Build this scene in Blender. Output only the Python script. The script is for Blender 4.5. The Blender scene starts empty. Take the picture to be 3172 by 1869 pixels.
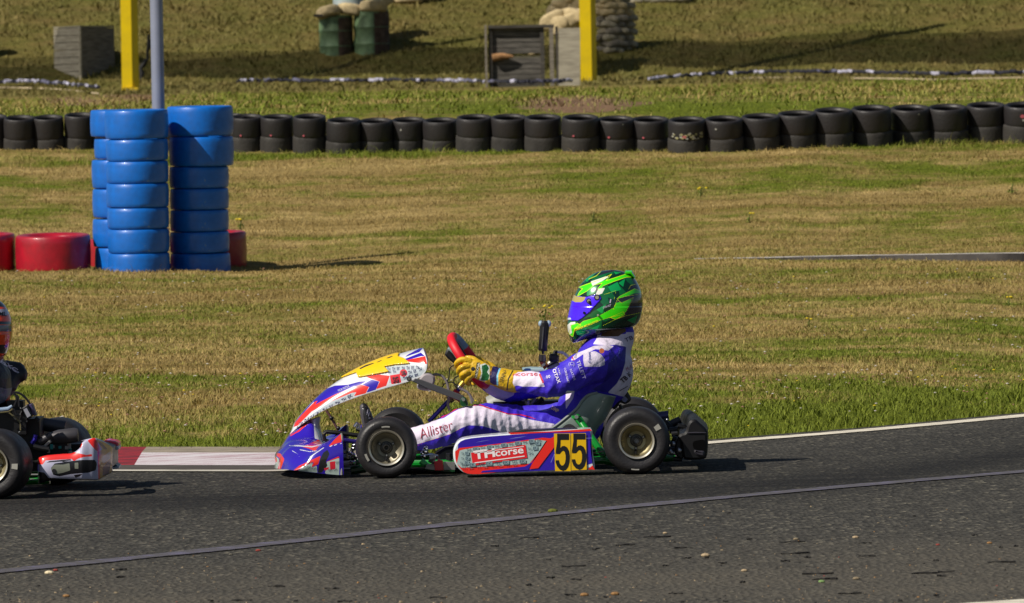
import bpy, bmesh, math, random
import numpy as np
from mathutils import Vector, Matrix, noise as mnoise
from mathutils.bvhtree import BVHTree
random.seed(7); RNG = np.random.default_rng(7)
R = math.radians
SC = bpy.context.scene
COL = SC.collection

# ---------------------------------------------------------------- camera model
FPX = 21810.0      # focal length in photo pixels (3172 wide)
HC = 1.4           # camera height
PXC, PYH = 1586.0, 460.0   # principal column, horizon row
ROLL = R(1.1); CR, SR = math.cos(ROLL), math.sin(ROLL)
def W(px, py, d):
    dx, dy = px-PXC, py-PYH
    return Vector(((dx*CR-dy*SR)/FPX*d, d, HC-(dx*SR+dy*CR)/FPX*d))
def proj(V):
    V = np.asarray(V); a = V[:,0]/V[:,1]*FPX; b = (HC-V[:,2])/V[:,1]*FPX
    return np.stack([PXC+a*CR+b*SR, PYH-a*SR+b*CR], 1)
def zoomer(ox, oy, s):
    return lambda zx, zy: (ox+zx/s, oy+zy/s)
Z1 = zoomer(820,1040,3.2257); Z2 = zoomer(1320,960,2.7486); Z3 = zoomer(1700,1180,4.637)
Z4 = zoomer(1640,800,3.3738); Z5 = zoomer(0,880,2.1833); Z6 = zoomer(1560,1040,5.7068)
B1 = zoomer(0,0,3.09125); B2 = zoomer(800,0,1.93769); B3 = zoomer(1900,0,1.98035); B4 = zoomer(0,300,2.47375)
def ZZ(z, pts): return [z(*p) for p in pts]

cam = bpy.data.cameras.new('camera'); camo = bpy.data.objects.new('camera', cam); COL.objects.link(camo)
cam.sensor_width = 36.0; cam.lens = FPX/3172*36.0
camo.location = (0,0,HC); camo.rotation_euler = (Matrix.Rotation(ROLL,3,'Y')@Matrix.Rotation(R(90),3,'X')).to_euler()
cam.shift_y = -(934.5-PYH)/3172; cam.clip_start = 1.0; cam.clip_end = 3000
cam.dof.use_dof = True; cam.dof.focus_distance = 30.3; cam.dof.aperture_fstop = 16
SC.camera = camo

# ---------------------------------------------------------------- light
EL, AZ = R(42.5), R(33)
to_sun = Vector((-math.cos(EL)*math.cos(AZ), -math.cos(EL)*math.sin(AZ), math.sin(EL)))
sl = bpy.data.lights.new('sun','SUN'); sl.energy = 5.0; sl.angle = R(0.5); sl.color = (1.0,0.93,0.82)
so = bpy.data.objects.new('sun', sl); COL.objects.link(so); so.rotation_euler = to_sun.to_track_quat('Z','Y').to_euler()
w = bpy.data.worlds.new('World'); SC.world = w; w.use_nodes = True
nt = w.node_tree; sky = nt.nodes.new('ShaderNodeTexSky'); sky.sky_type = 'NISHITA'; sky.sun_disc = False
sky.sun_elevation = EL; sky.sun_rotation = math.atan2(to_sun.x, to_sun.y) % (2*math.pi)
bg = nt.nodes['Background']; bg.inputs[1].default_value = 0.05
nt.links.new(sky.outputs[0], bg.inputs[0])
SC.view_settings.view_transform = 'Standard'; SC.view_settings.look = 'None'; SC.view_settings.gamma = 1
SC.view_settings.exposure = 0.06

# ---------------------------------------------------------------- materials
def lin(c):
    out = []
    for v in c[:3]:
        v = v/255.0
        out.append(v/12.92 if v <= 0.04045 else ((v+0.055)/1.055)**2.4)
    return (*out, 1.0)
MATS = {}
def mat(name, rgb, rough=0.5, metal=0.0, coat=0.0, bump=0.0, bscale=60.0, var=0.0, vscale=8.0, spec=0.5, stretch=None, chips=None):
    if name in MATS: return MATS[name]
    m = bpy.data.materials.new(name); m.use_nodes = True; n = m.node_tree; b = n.nodes['Principled BSDF']
    c = lin(rgb); b.inputs['Base Color'].default_value = c
    b.inputs['Roughness'].default_value = rough; b.inputs['Metallic'].default_value = metal
    b.inputs['Coat Weight'].default_value = coat; b.inputs['Coat Roughness'].default_value = 0.08
    b.inputs['Specular IOR Level'].default_value = spec
    tc = n.nodes.new('ShaderNodeTexCoord'); mp = n.nodes.new('ShaderNodeMapping'); n.links.new(tc.outputs['Object'], mp.inputs[0])
    if stretch: mp.inputs['Scale'].default_value = stretch
    if var > 0:
        t = n.nodes.new('ShaderNodeTexNoise'); t.inputs['Scale'].default_value = vscale; t.inputs['Detail'].default_value = 6
        n.links.new(mp.outputs[0], t.inputs['Vector'])
        r = n.nodes.new('ShaderNodeMapRange'); r.inputs[1].default_value = 0.3; r.inputs[2].default_value = 0.7
        r.inputs[3].default_value = 1-var; r.inputs[4].default_value = 1+var
        n.links.new(t.outputs[0], r.inputs[0])
        mx = n.nodes.new('ShaderNodeVectorMath'); mx.operation = 'SCALE'; mx.inputs[0].default_value = c[:3]
        n.links.new(r.outputs[0], mx.inputs['Scale']); n.links.new(mx.outputs[0], b.inputs['Base Color'])
        r2 = n.nodes.new('ShaderNodeMapRange'); r2.inputs[1].default_value = 0.3; r2.inputs[2].default_value = 0.7
        r2.inputs[3].default_value = min(1,rough*1.25); r2.inputs[4].default_value = rough*0.8
        n.links.new(t.outputs[0], r2.inputs[0]); n.links.new(r2.outputs[0], b.inputs['Roughness'])
    if chips:    # flaked paint and scuffs
        t = n.nodes.new('ShaderNodeTexNoise'); t.inputs['Scale'].default_value = 13; t.inputs['Detail'].default_value = 9; t.inputs['Roughness'].default_value = .72
        n.links.new(mp.outputs[0], t.inputs['Vector'])
        for lo, hi, colr in ((.655,.675,chips[0]),(.30,.345,chips[1])):
            r = n.nodes.new('ShaderNodeMapRange'); r.inputs[1].default_value = lo; r.inputs[2].default_value = hi
            if lo < .5: r.inputs[3].default_value = 1; r.inputs[4].default_value = 0
            n.links.new(t.outputs[0], r.inputs[0]); x = n.nodes.new('ShaderNodeMix'); x.data_type = 'RGBA'; n.links.new(r.outputs[0], x.inputs['Factor'])
            src = b.inputs['Base Color'].links[0].from_socket if b.inputs['Base Color'].links else None
            if src: n.links.new(src, x.inputs['A'])
            else: x.inputs['A'].default_value = c
            x.inputs['B'].default_value = lin(colr); n.links.new(x.outputs['Result'], b.inputs['Base Color'])
    if bump > 0:
        t = n.nodes.new('ShaderNodeTexNoise'); t.inputs['Scale'].default_value = bscale; t.inputs['Detail'].default_value = 4
        n.links.new(mp.outputs[0], t.inputs['Vector'])
        bp = n.nodes.new('ShaderNodeBump'); bp.inputs['Strength'].default_value = bump; bp.inputs['Distance'].default_value = 0.01
        n.links.new(t.outputs[0], bp.inputs['Height']); n.links.new(bp.outputs[0], b.inputs['Normal'])
    MATS[name] = m; return m

def paint_mat(name, base, layers, rough=0.35, coat=0.5, bump=0.0, bscale=40, rlist=None, var=0.08, patches=None):
    """layers = [(attribute, rgb)], later ones lie over earlier ones; the attribute is a signed distance"""
    m = bpy.data.materials.new(name); m.use_nodes = True; n = m.node_tree; b = n.nodes['Principled BSDF']
    b.inputs['Roughness'].default_value = rough; b.inputs['Coat Weight'].default_value = coat; b.inputs['Coat Roughness'].default_value = 0.06
    cur = n.nodes.new('ShaderNodeRGB'); cur.outputs[0].default_value = lin(base); cur = cur.outputs[0]
    tc = n.nodes.new('ShaderNodeTexCoord')
    if patches:   # angular facets of two tones (helmet artwork)
        v = n.nodes.new('ShaderNodeTexVoronoi'); v.inputs['Scale'].default_value = patches[1]; n.links.new(tc.outputs['Object'], v.inputs['Vector'])
        sp = n.nodes.new('ShaderNodeSeparateColor'); n.links.new(v.outputs['Color'], sp.inputs[0])
        g = n.nodes.new('ShaderNodeMath'); g.operation = 'GREATER_THAN'; g.inputs[1].default_value = 0.5; n.links.new(sp.outputs[0], g.inputs[0])
        mx = n.nodes.new('ShaderNodeMix'); mx.data_type = 'RGBA'; n.links.new(g.outputs[0], mx.inputs['Factor'])
        n.links.new(cur, mx.inputs['A']); mx.inputs['B'].default_value = lin(patches[0]); cur = mx.outputs['Result']
    for at, rgb in layers:
        a = n.nodes.new('ShaderNodeAttribute'); a.attribute_name = at
        g = n.nodes.new('ShaderNodeMath'); g.operation = 'GREATER_THAN'; g.inputs[1].default_value = 0.0
        n.links.new(a.outputs['Fac'], g.inputs[0])
        mx = n.nodes.new('ShaderNodeMix'); mx.data_type = 'RGBA'; n.links.new(g.outputs[0], mx.inputs['Factor'])
        n.links.new(cur, mx.inputs['A']); mx.inputs['B'].default_value = lin(rgb); cur = mx.outputs['Result']
    t = n.nodes.new('ShaderNodeTexNoise'); t.inputs['Scale'].default_value = 30; t.inputs['Detail'].default_value = 5; n.links.new(tc.outputs['Object'], t.inputs['Vector'])
    r = n.nodes.new('ShaderNodeMapRange'); r.inputs[1].default_value = .3; r.inputs[2].default_value = .7; r.inputs[3].default_value = 1-var; r.inputs[4].default_value = 1+var*.4
    n.links.new(t.outputs[0], r.inputs[0])
    s = n.nodes.new('ShaderNodeVectorMath'); s.operation = 'SCALE'; n.links.new(cur, s.inputs[0]); n.links.new(r.outputs[0], s.inputs['Scale'])
    n.links.new(s.outputs[0], b.inputs['Base Color'])
    if bump:
        t = n.nodes.new('ShaderNodeTexNoise'); t.inputs['Scale'].default_value = bscale; t.inputs['Detail'].default_value = 3
        n.links.new(tc.outputs['Object'], t.inputs['Vector'])
        bp = n.nodes.new('ShaderNodeBump'); bp.inputs['Strength'].default_value = bump; bp.inputs['Distance'].default_value = 0.01
        n.links.new(t.outputs[0], bp.inputs['Height']); n.links.new(bp.outputs[0], b.inputs['Normal'])
    return m

def sd_poly(P, poly):
    P = np.asarray(P, float); q = np.asarray(poly, float); n = len(q)
    d = np.full(len(P), 1e18); inside = np.zeros(len(P), bool)
    for i in range(n):
        a = q[i]; b = q[(i+1) % n]; e = b-a; ww = P-a
        t = np.clip((ww@e)/max(e@e,1e-9), 0, 1); dd = ww-t[:,None]*e
        d = np.minimum(d, (dd**2).sum(1))
        c = ((a[1] <= P[:,1]) != (b[1] <= P[:,1]))
        with np.errstate(divide='ignore', invalid='ignore'):
            xi = a[0]+(P[:,1]-a[1])/(b[1]-a[1] if b[1] != a[1] else 1e-9)*(b[0]-a[0])
        inside ^= (c & (P[:,0] < xi))
    d = np.sqrt(d); return np.where(inside, d, -d)
def sd_line(P, pts, wd):
    P = np.asarray(P, float); q = np.asarray(pts, float); d = np.full(len(P), 1e18)
    for i in range(len(q)-1):
        a = q[i]; e = q[i+1]-a; ww = P-a; t = np.clip((ww@e)/max(e@e,1e-9),0,1); dd = ww-t[:,None]*e
        d = np.minimum(d, (dd**2).sum(1))
    return wd/2-np.sqrt(d)
def paint_attrs(me, worldco, layers):
    """layers: list of (attr, [shapes]); shape = polygon list, or ('line', pts, width), or ('disc',(x,y),r) in photo px"""
    P = proj(worldco)
    for at, shapes in layers:
        v = np.full(len(P), -1e3)
        for s in shapes:
            if s[0] == 'line': v = np.maximum(v, sd_line(P, s[1], s[2]))
            elif s[0] == 'disc': v = np.maximum(v, s[2]-np.hypot(P[:,0]-s[1][0], P[:,1]-s[1][1]))
            else: v = np.maximum(v, sd_poly(P, s))
        a = me.attributes.get(at) or me.attributes.new(at, 'FLOAT', 'POINT')
        a.data.foreach_set('value', v.astype(np.float32))

# ---------------------------------------------------------------- scene tree helpers
def tag(o, label=None, cat=None, group=None, kind=None):
    if label: o['label'] = label
    if cat: o['category'] = cat
    if group: o['group'] = group
    if kind: o['kind'] = kind
    return o
def thing(name, loc, label, cat, group=None):
    o = bpy.data.objects.new(name, None); o.empty_display_size = 0.1; COL.objects.link(o); o.location = loc
    return tag(o, label, cat, group)
def origin_of(o):
    v = Vector((0,0,0))
    while o is not None: v = v+o.location; o = o.parent
    return v

class MB:
    """collects shapes (world coordinates) for ONE mesh object"""
    def __init__(s): s.v = []; s.f = []; s.m = []
    def add(s, vs, fs, mi=0):
        o = len(s.v); s.v += [tuple(v) for v in vs]; s.f += [tuple(i+o for i in f) for f in fs]; s.m += [mi]*len(fs)
    def box(s, c, size, rot=None, mi=0, taper=1.0):
        hx, hy, hz = [k/2 for k in size]; c = Vector(c); vs = []
        for z in (-1,1):
            t = taper if z > 0 else 1
            for x, y in ((-1,-1),(1,-1),(1,1),(-1,1)):
                v = Vector((x*hx*t, y*hy*t, z*hz))
                if rot is not None: v = rot@v
                vs.append(c+v)
        s.add(vs, [(3,2,1,0),(4,5,6,7),(0,1,5,4),(1,2,6,5),(2,3,7,6),(3,0,4,7)], mi)
    def tube(s, pts, r, n=10, mi=0, caps=True, ry=None):
        pts = [Vector(p) for p in pts]; k = len(pts); rs = r if isinstance(r, (list,tuple)) else [r]*k
        vs = []; up = Vector((0,1,0.001))
        for i, p in enumerate(pts):
            t = (pts[min(i+1,k-1)]-pts[max(i-1,0)]).normalized()
            a = up if abs(t.dot(up.normalized())) < 0.95 else Vector((1,0,0))
            x = t.cross(a).normalized(); y = t.cross(x).normalized()
            for j in range(n):
                q = 2*math.pi*j/n; vs.append(p+x*math.cos(q)*rs[i]+y*math.sin(q)*(rs[i] if ry is None else (ry[i] if isinstance(ry,(list,tuple)) else ry)))
        fs = [(i*n+j, i*n+(j+1)%n, (i+1)*n+(j+1)%n, (i+1)*n+j) for i in range(k-1) for j in range(n)]
        if caps: fs += [tuple(range(n))[::-1], tuple((k-1)*n+j for j in range(n))]
        s.add(vs, fs, mi)
    def lathe(s, prof, c, axis='Y', n=48, mi=0, closed=False, rot=None, msel=None):
        """prof = [(radius, along)]"""
        c = Vector(c); k = len(prof); vs = []
        for r, a in prof:
            for j in range(n):
                q = 2*math.pi*j/n
                v = Vector((r*math.cos(q), a, r*math.sin(q))) if axis == 'Y' else Vector((r*math.cos(q), r*math.sin(q), a))
                if rot is not None: v = rot@v
                vs.append(c+v)
        for i in range(k-1 if not closed else k):
            i2 = (i+1) % k
            fs = [(i*n+j, i*n+(j+1)%n, i2*n+(j+1)%n, i2*n+j) for j in range(n)]
            if axis == 'Y': fs = [f[::-1] for f in fs]
            if i == 0: base = len(s.v); s.v += [tuple(v) for v in vs]
            s.f += [tuple(q+base for q in f) for f in fs]; s.m += [mi if msel is None else msel[i]]*len(fs)
    def prism(s, poly, d0, d1, mi=0, bev=0.0, face_d=None):
        """photo-px outline at depth d0 (near face), extruded straight back to d1; bev in metres"""
        P = [W(x,y,d0) for x,y in poly]; n = len(P)
        cx = sum(p.x for p in P)/n; cz = sum(p.z for p in P)/n
        ring = []
        if bev > 0:
            a = [Vector((p.x, d0, p.z)) for p in inset(P, bev)]
            b = [Vector((p.x, d0+bev, p.z)) for p in P]; c = [Vector((p.x, d1, p.z)) for p in P]
            rings = [a,b,c]
        else: rings = [[Vector((p.x,d0,p.z)) for p in P],[Vector((p.x,d1,p.z)) for p in P]]
        vs = [v for r_ in rings for v in r_]; k = len(rings)
        fs = [(i*n+j, i*n+(j+1)%n, (i+1)*n+(j+1)%n, (i+1)*n+j) for i in range(k-1) for j in range(n)]
        fs += [tuple(range(n)), tuple((k-1)*n+j for j in range(n))[::-1]]
        s.add(vs, fs, mi)
    def flat(s, poly, d, mi=0):
        s.add([W(x,y,d) for x,y in poly], [tuple(range(len(poly)))], mi)
    def ball(s, c, r, mi=0, n=12, sc=(1,1,1)):
        c = Vector(c); vs = []; fs = []
        for i in range(1,n):
            a = math.pi*i/n
            for j in range(n):
                b = 2*math.pi*j/n; vs.append(c+Vector((r*sc[0]*math.sin(a)*math.cos(b), r*sc[1]*math.sin(a)*math.sin(b), r*sc[2]*math.cos(a))))
        for i in range(n-2):
            for j in range(n): fs.append((i*n+j, (i+1)*n+j, (i+1)*n+(j+1)%n, i*n+(j+1)%n))
        t = len(vs); vs += [c+Vector((0,0,r*sc[2])), c-Vector((0,0,r*sc[2]))]
        for j in range(n): fs.append((t, j, (j+1)%n)); fs.append((t+1, (n-2)*n+(j+1)%n, (n-2)*n+j))
        s.add(vs, fs, mi)
    def mesh(s, name, mats, org, smooth=35, fix=True):
        me = bpy.data.meshes.new(name); O = Vector(org)
        me.from_pydata([tuple(Vector(v)-O) for v in s.v], [], s.f); me.update()
        if not isinstance(mats, (list,tuple)): mats = [mats]
        for m in mats: me.materials.append(m)
        me.polygons.foreach_set('material_index', [min(i,len(mats)-1) for i in s.m])
        if fix:
            b = bmesh.new(); b.from_mesh(me); bmesh.ops.recalc_face_normals(b, faces=b.faces); b.to_mesh(me); b.free()
        if smooth:
            me.shade_smooth(); me.set_sharp_from_angle(angle=R(smooth))
        return me
    def build(s, name, mats, parent=None, org=None, smooth=35, fix=True):
        """org: world origin of the object (defaults to the parent's, or 0)"""
        po = origin_of(parent) if parent is not None else Vector((0,0,0))
        O = Vector(org) if org is not None else po
        me = s.mesh(name, mats, O, smooth, fix)
        o = bpy.data.objects.new(name, me); COL.objects.link(o)
        if parent is not None: o.parent = parent
        o.location = O-po
        return o
def inset(P, b):
    n = len(P); out = []
    area = sum(P[i].x*P[(i+1)%n].z-P[(i+1)%n].x*P[i].z for i in range(n)); sg = 1 if area > 0 else -1
    for i in range(n):
        a = P[i-1]; c = P[i]; d = P[(i+1)%n]
        e1 = Vector((c.x-a.x, c.z-a.z)).normalized(); e2 = Vector((d.x-c.x, d.z-c.z)).normalized()
        n1 = Vector((-e1.y, e1.x))*sg; n2 = Vector((-e2.y, e2.x))*sg; m = n1+n2
        m = m.normalized() if m.length > 1e-6 else n1
        k = b/max(0.35, m.dot(n1)); out.append(Vector((c.x+m.x*k, c.y, c.z+m.y*k)))
    return out
def smooth_poly(poly, it=2, closed=True):
    for _ in range(it):
        q = []; n = len(poly)
        for i in range(n if closed else n-1):
            a = poly[i]; b = poly[(i+1)%n]
            q += [(a[0]*.75+b[0]*.25, a[1]*.75+b[1]*.25), (a[0]*.25+b[0]*.75, a[1]*.25+b[1]*.75)]
        if not closed: q = [poly[0]]+q+[poly[-1]]
        poly = q
    return poly
def resample(pts, n):
    pts = [np.asarray(p, float) for p in pts]; L = [0]
    for a, b in zip(pts, pts[1:]): L.append(L[-1]+np.linalg.norm(b-a))
    out = []
    for t in np.linspace(0, L[-1], n):
        i = min(max(np.searchsorted(L, t, 'right')-1, 0), len(pts)-2)
        u = (t-L[i])/max(L[i+1]-L[i], 1e-9); out.append(pts[i]*(1-u)+pts[i+1]*u)
    return out
def catmull(pts, n):
    P = [np.asarray(p, float) for p in pts]; P = [2*P[0]-P[1]]+P+[2*P[-1]-P[-2]]; m = len(P)-3; out = []
    for t in np.linspace(0, m, n):
        i = min(int(t), m-1); u = t-i; a, b, c, d = P[i:i+4]
        out.append(0.5*((2*b)+(-a+c)*u+(2*a-5*b+4*c-d)*u*u+(-a+3*b-3*c+d)*u**3))
    return out
def obj_from(name, me, parent, org):
    po = origin_of(parent) if parent is not None else Vector((0,0,0))
    o = bpy.data.objects.new(name, me); COL.objects.link(o)
    if parent is not None: o.parent = parent
    o.location = Vector(org)-po; return o
def world_co(o):
    me = o.data; v = np.empty(len(me.vertices)*3, np.float32); me.vertices.foreach_get('co', v); v = v.reshape(-1,3)
    return v+np.array(origin_of(o))

# ---------------------------------------------------------------- lettering
def text2d(s, bold=0.0, shear=0.0, space=1.0):
    cu = bpy.data.curves.new('t', 'FONT'); cu.body = s; cu.size = 1.0; cu.offset = bold; cu.shear = shear; cu.space_character = space
    cu.resolution_u = 3
    o = bpy.data.objects.new('t', cu); COL.objects.link(o); dg = bpy.context.evaluated_depsgraph_get()
    me = bpy.data.meshes.new_from_object(o.evaluated_get(dg))
    V = np.array([v.co[:2] for v in me.vertices]); F = [tuple(p.vertices) for p in me.polygons]
    bpy.data.objects.remove(o); bpy.data.curves.remove(cu); bpy.data.meshes.remove(me)
    lo, hi = V.min(0), V.max(0)
    return (V-lo)/(hi[1]-lo[1]), F, (hi[0]-lo[0])/(hi[1]-lo[1])
def lettering(mb, s, a, b, h, mi=0, bvh=None, d=None, off=0.002, bold=0.0, shear=0.0, space=1.0, depth0=20, sub=0):
    """writes s with its baseline from photo px a to b, letters h px high; laid on bvh seen from the front, or on plane d"""
    V, F, asp = text2d(s, bold, shear, space)
    if sub:
        bm = bmesh.new(); vv = [bm.verts.new((*p,0)) for p in V]
        for f in F: bm.faces.new([vv[i] for i in f])
        for _ in range(sub): bmesh.ops.subdivide_edges(bm, edges=[e for e in bm.edges if e.calc_length() > 0.25], cuts=1)
        bmesh.ops.triangulate(bm, faces=bm.faces)
        bm.verts.ensure_lookup_table(); V = np.array([v.co[:2] for v in bm.verts]); F = [tuple(v.index for v in f.verts) for f in bm.faces]; bm.free()
    ax, ay = a; dx, dy = b[0]-ax, b[1]-ay; L = math.hypot(dx,dy); ux, uy = dx/L, dy/L; nx, ny = uy, -ux
    out = []; ok = []
    for x, y in V:
        t = x/asp*L; px = ax+ux*t+nx*y*h; py = ay+uy*t+ny*y*h
        if bvh is None: out.append(W(px,py,d)); ok.append(True)
        else:
            o0 = W(px,py,depth0); di = (W(px,py,40)-o0).normalized()
            hit, nn, _, _ = bvh.ray_cast(o0, di, 30)
            if hit is None: out.append(W(px,py,30)); ok.append(False)
            else: out.append(hit-di*off); ok.append(True)
    fs = [f for f in F if all(ok[i] for i in f) and max((out[i]-out[f[0]]).length for i in f) < 0.12]
    mb.add(out, fs, mi)
def bvh_of(o):
    co = world_co(o); return BVHTree.FromPolygons([tuple(c) for c in co], [tuple(p.vertices) for p in o.data.polygons])
def join_into(o, mb, mats):
    """adds the shapes of mb to the mesh of o (writing stays inside its part)"""
    org = origin_of(o); me = o.data; base = len(me.materials)
    for m in mats: me.materials.append(m)
    b = bmesh.new(); b.from_mesh(me)
    vv = [b.verts.new(Vector(v)-org) for v in mb.v]
    for f, mi in zip(mb.f, mb.m):
        try: fc = b.faces.new([vv[i] for i in f]); fc.material_index = base+mi; fc.smooth = False
        except ValueError: pass
    loose = [v for v in b.verts if not v.link_faces]
    bmesh.ops.delete(b, geom=loose, context='VERTS')
    b.to_mesh(me); b.free()

ORD = ['first','second','third','fourth','fifth','sixth','seventh','eighth','ninth','tenth','eleventh','twelfth','thirteenth','fourteenth','fifteenth',
 'sixteenth','seventeenth','eighteenth','nineteenth','twentieth','twenty-first','twenty-second','twenty-third','twenty-fourth']
# ================================================================ GROUND
def sstep(a, b, x):
    t = np.clip((np.asarray(x,float)-a)/(b-a), 0, 1); return t*t*(3-2*t)
EX = np.array([-60,-12,-6,-2.42,-1.116,-.2,.4,.9,1.7,2.59,4.2,6.2,9,14,60]); EY = np.array([58,37.5,34.6,32.9,32.3,32.3,32.75,33.42,34.5,36,39,43,49,60,100.])
def edge(x): return np.interp(x, EX, EY)
SY = np.array([30,52.4,53.4,60,63,66,131,133,139.5,165,200,400,2000.]); SZ = np.array([.0,.56,.62,1.37,1.75,1.86,2.56,2.72,4.66,11.0,15.5,22,22.])
def G(x, y):
    x = np.asarray(x, float); y = np.asarray(y, float)
    s = y; e = edge(x)
    zb = 0.03+(s-e)*(.56-.03)/np.maximum(52.4-e, 2)
    z = np.where(s < 52.4, zb, np.interp(s, SY, SZ))
    z = z*sstep(0, .8, y-e)
    t = sstep(.6,4,y-e)*sstep(120,100,y)
    z = z+t*(.016*np.sin(1.7*x+.9*y+1)*np.sin(1.1*x-1.3*y)+.03*np.sin(.45*x+.33*y)*np.sin(.21*y-.3*x+2)+.008*np.sin(4.1*x+2.3*y)*np.sin(3.1*y-2.2*x))
    z = z+sstep(131,134,y)*(.06*np.sin(.9*x+.7*y)*np.sin(.5*x-.8*y+1)+.03*np.sin(2.3*x+1.1*y)*np.sin(1.3*x-2.7*y))
    return np.where(y < e, -.012, z-.004)
def hit(px, py, d0=20, d1=200):
    ds = np.arange(d0, d1, 0.02); q = W(px,py,1.0); x = q.x*ds; z = HC+(q.z-HC)*ds
    g = G(x, ds); k = np.argmax(z <= g)
    return Vector((x[k], ds[k], float(g[k])))

def grass_color(n, tc_out, blade=False):
    """straw to green by patches stretched along the mowing direction; same field for soil and blades"""
    L = n.links.new
    geo = n.nodes.new('ShaderNodeNewGeometry'); pos = geo.outputs['Position']
    def noise(scale, sx, sy, det=5, rough=.6):
        mp = n.nodes.new('ShaderNodeMapping'); mp.inputs['Scale'].default_value = (sx, sy, 1); L(pos, mp.inputs[0])
        t = n.nodes.new('ShaderNodeTexNoise'); t.inputs['Scale'].default_value = scale; t.inputs['Detail'].default_value = det; t.inputs['Roughness'].default_value = rough
        L(mp.outputs[0], t.inputs['Vector']); return t.outputs[0]
    def ramp(inp, a, b, lo=0, hi=1):
        r = n.nodes.new('ShaderNodeMapRange'); r.inputs[1].default_value = a; r.inputs[2].default_value = b; r.inputs[3].default_value = lo; r.inputs[4].default_value = hi
        L(inp, r.inputs[0]); return r.outputs[0]
    def mix(f, a, b):
        m = n.nodes.new('ShaderNodeMix'); m.data_type = 'RGBA'; L(f, m.inputs['Factor'])
        for s_, v in (('A', a), ('B', b)):
            if isinstance(v, tuple): m.inputs[s_].default_value = v
            else: L(v, m.inputs[s_])
        return m.outputs['Result']
    def math2(op, a, b):
        m = n.nodes.new('ShaderNodeMath'); m.operation = op
        for i, v in enumerate((a, b)):
            if isinstance(v, (int,float)): m.inputs[i].default_value = v
            else: L(v, m.inputs[i])
        return m.outputs[0]
    big = noise(.9, .35, .55, 4); mid = noise(3.2, .6, .8, 6, .7); fine = noise(26, .8, 1, 4, .7)
    sep = n.nodes.new('ShaderNodeSeparateXYZ'); L(pos, sep.inputs[0])
    # where it grows greener: near the track, at the foot of the tyre wall, behind it; from an attribute stored per vertex
    at = n.nodes.new('ShaderNodeAttribute'); at.attribute_name = 'green'
    g = math2('ADD', at.outputs['Fac'], math2('ADD', ramp(big, .36, .64, -.38, .42), ramp(mid, .32, .68, -.42, .42)))
    g = math2('ADD', g, ramp(fine, .25, .75, -.22, .22)); g = math2('ADD', g, ramp(noise(1.3,.12,2.2,4,.6), .3, .7, -.22, .22)); g = math2('ADD', g, ramp(noise(8,.6,1,3,.6), .62, .72, 0, .4))
    gf = ramp(g, .18, .82)
    band = noise(1.0, .10, 2.6, 4, .6)
    straw = mix(ramp(band, .35, .65), (.190,.132,.042,1), (.39,.285,.115,1)); straw = mix(ramp(mid, .3, .7, 0, .6), straw, (.225,.165,.050,1)); straw0 = mix(ramp(mid, .3, .7), (.215,.152,.046,1), (.350,.262,.100,1))
    green = mix(ramp(fine, .3, .7), (.058,.082,.006,1), (.165,.192,.018,1))
    c = mix(gf, straw, green)
    at2 = n.nodes.new('ShaderNodeAttribute'); at2.attribute_name = 'bare'
    c = mix(ramp(math2('ADD', at2.outputs['Fac'], ramp(mid, .3, .7, -.4, .4)), .4, .7), c, (.20,.125,.075,1))
    at3 = n.nodes.new('ShaderNodeAttribute'); at3.attribute_name = 'olive'
    olive = mix(ramp(noise(1.6,.45,1.0,6,.65), .32, .68), (.215,.145,.055,1), (.150,.140,.032,1))
    olive = mix(ramp(noise(7,.35,1.2,5,.7), .25, .75), olive, (.085,.085,.020,1))
    c = mix(at3.outputs['Fac'], c, olive)
    m = n.nodes.new('ShaderNodeVectorMath'); m.operation = 'SCALE'; L(c, m.inputs[0])
    L(ramp(math2('MULTIPLY', noise(60,.5,1,4,.8), math2('ADD', noise(9,.45,1,4,.75), .5)), .25, .75, .45, 1.5), m.inputs['Scale'])
    return m.outputs[0], fine
def green_at(x, y):
    e = edge(x); t = y-e
    s = y
    g = .20+1.1*np.exp(-np.maximum(t,0)/2.9)+.30*np.exp(-((s-60)/1.0)**2)+.6*np.exp(-((s-59.85)/.2)**2)+.16*np.exp(-((s-55.5)/1.8)**2)
    g = g+np.where(s > 61.5, .45*(s < 100), 0)+.18*np.exp(-((t-6)/1.5)**2)
    return g
BARE = [(1785,325,260,35),(420,302,160,30),(230,315,160,20),(1500,640,0,0)]
def bare_at(x, y):
    b = np.zeros_like(x)
    P = proj(np.stack([x,y,G(x,y)],1)); px, py = P[:,0], P[:,1]
    for cx, cy, rx, ry in BARE[:3]:
        b = np.maximum(b, np.where(y < 128, 1.1-((px-cx)/rx)**2-((py-cy)/ry)**2, 0))
    b = np.maximum(b, .3*np.exp(-((y-52.6)/.35)**2)*(y < 60))
    return np.clip(b, 0, 1)

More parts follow.
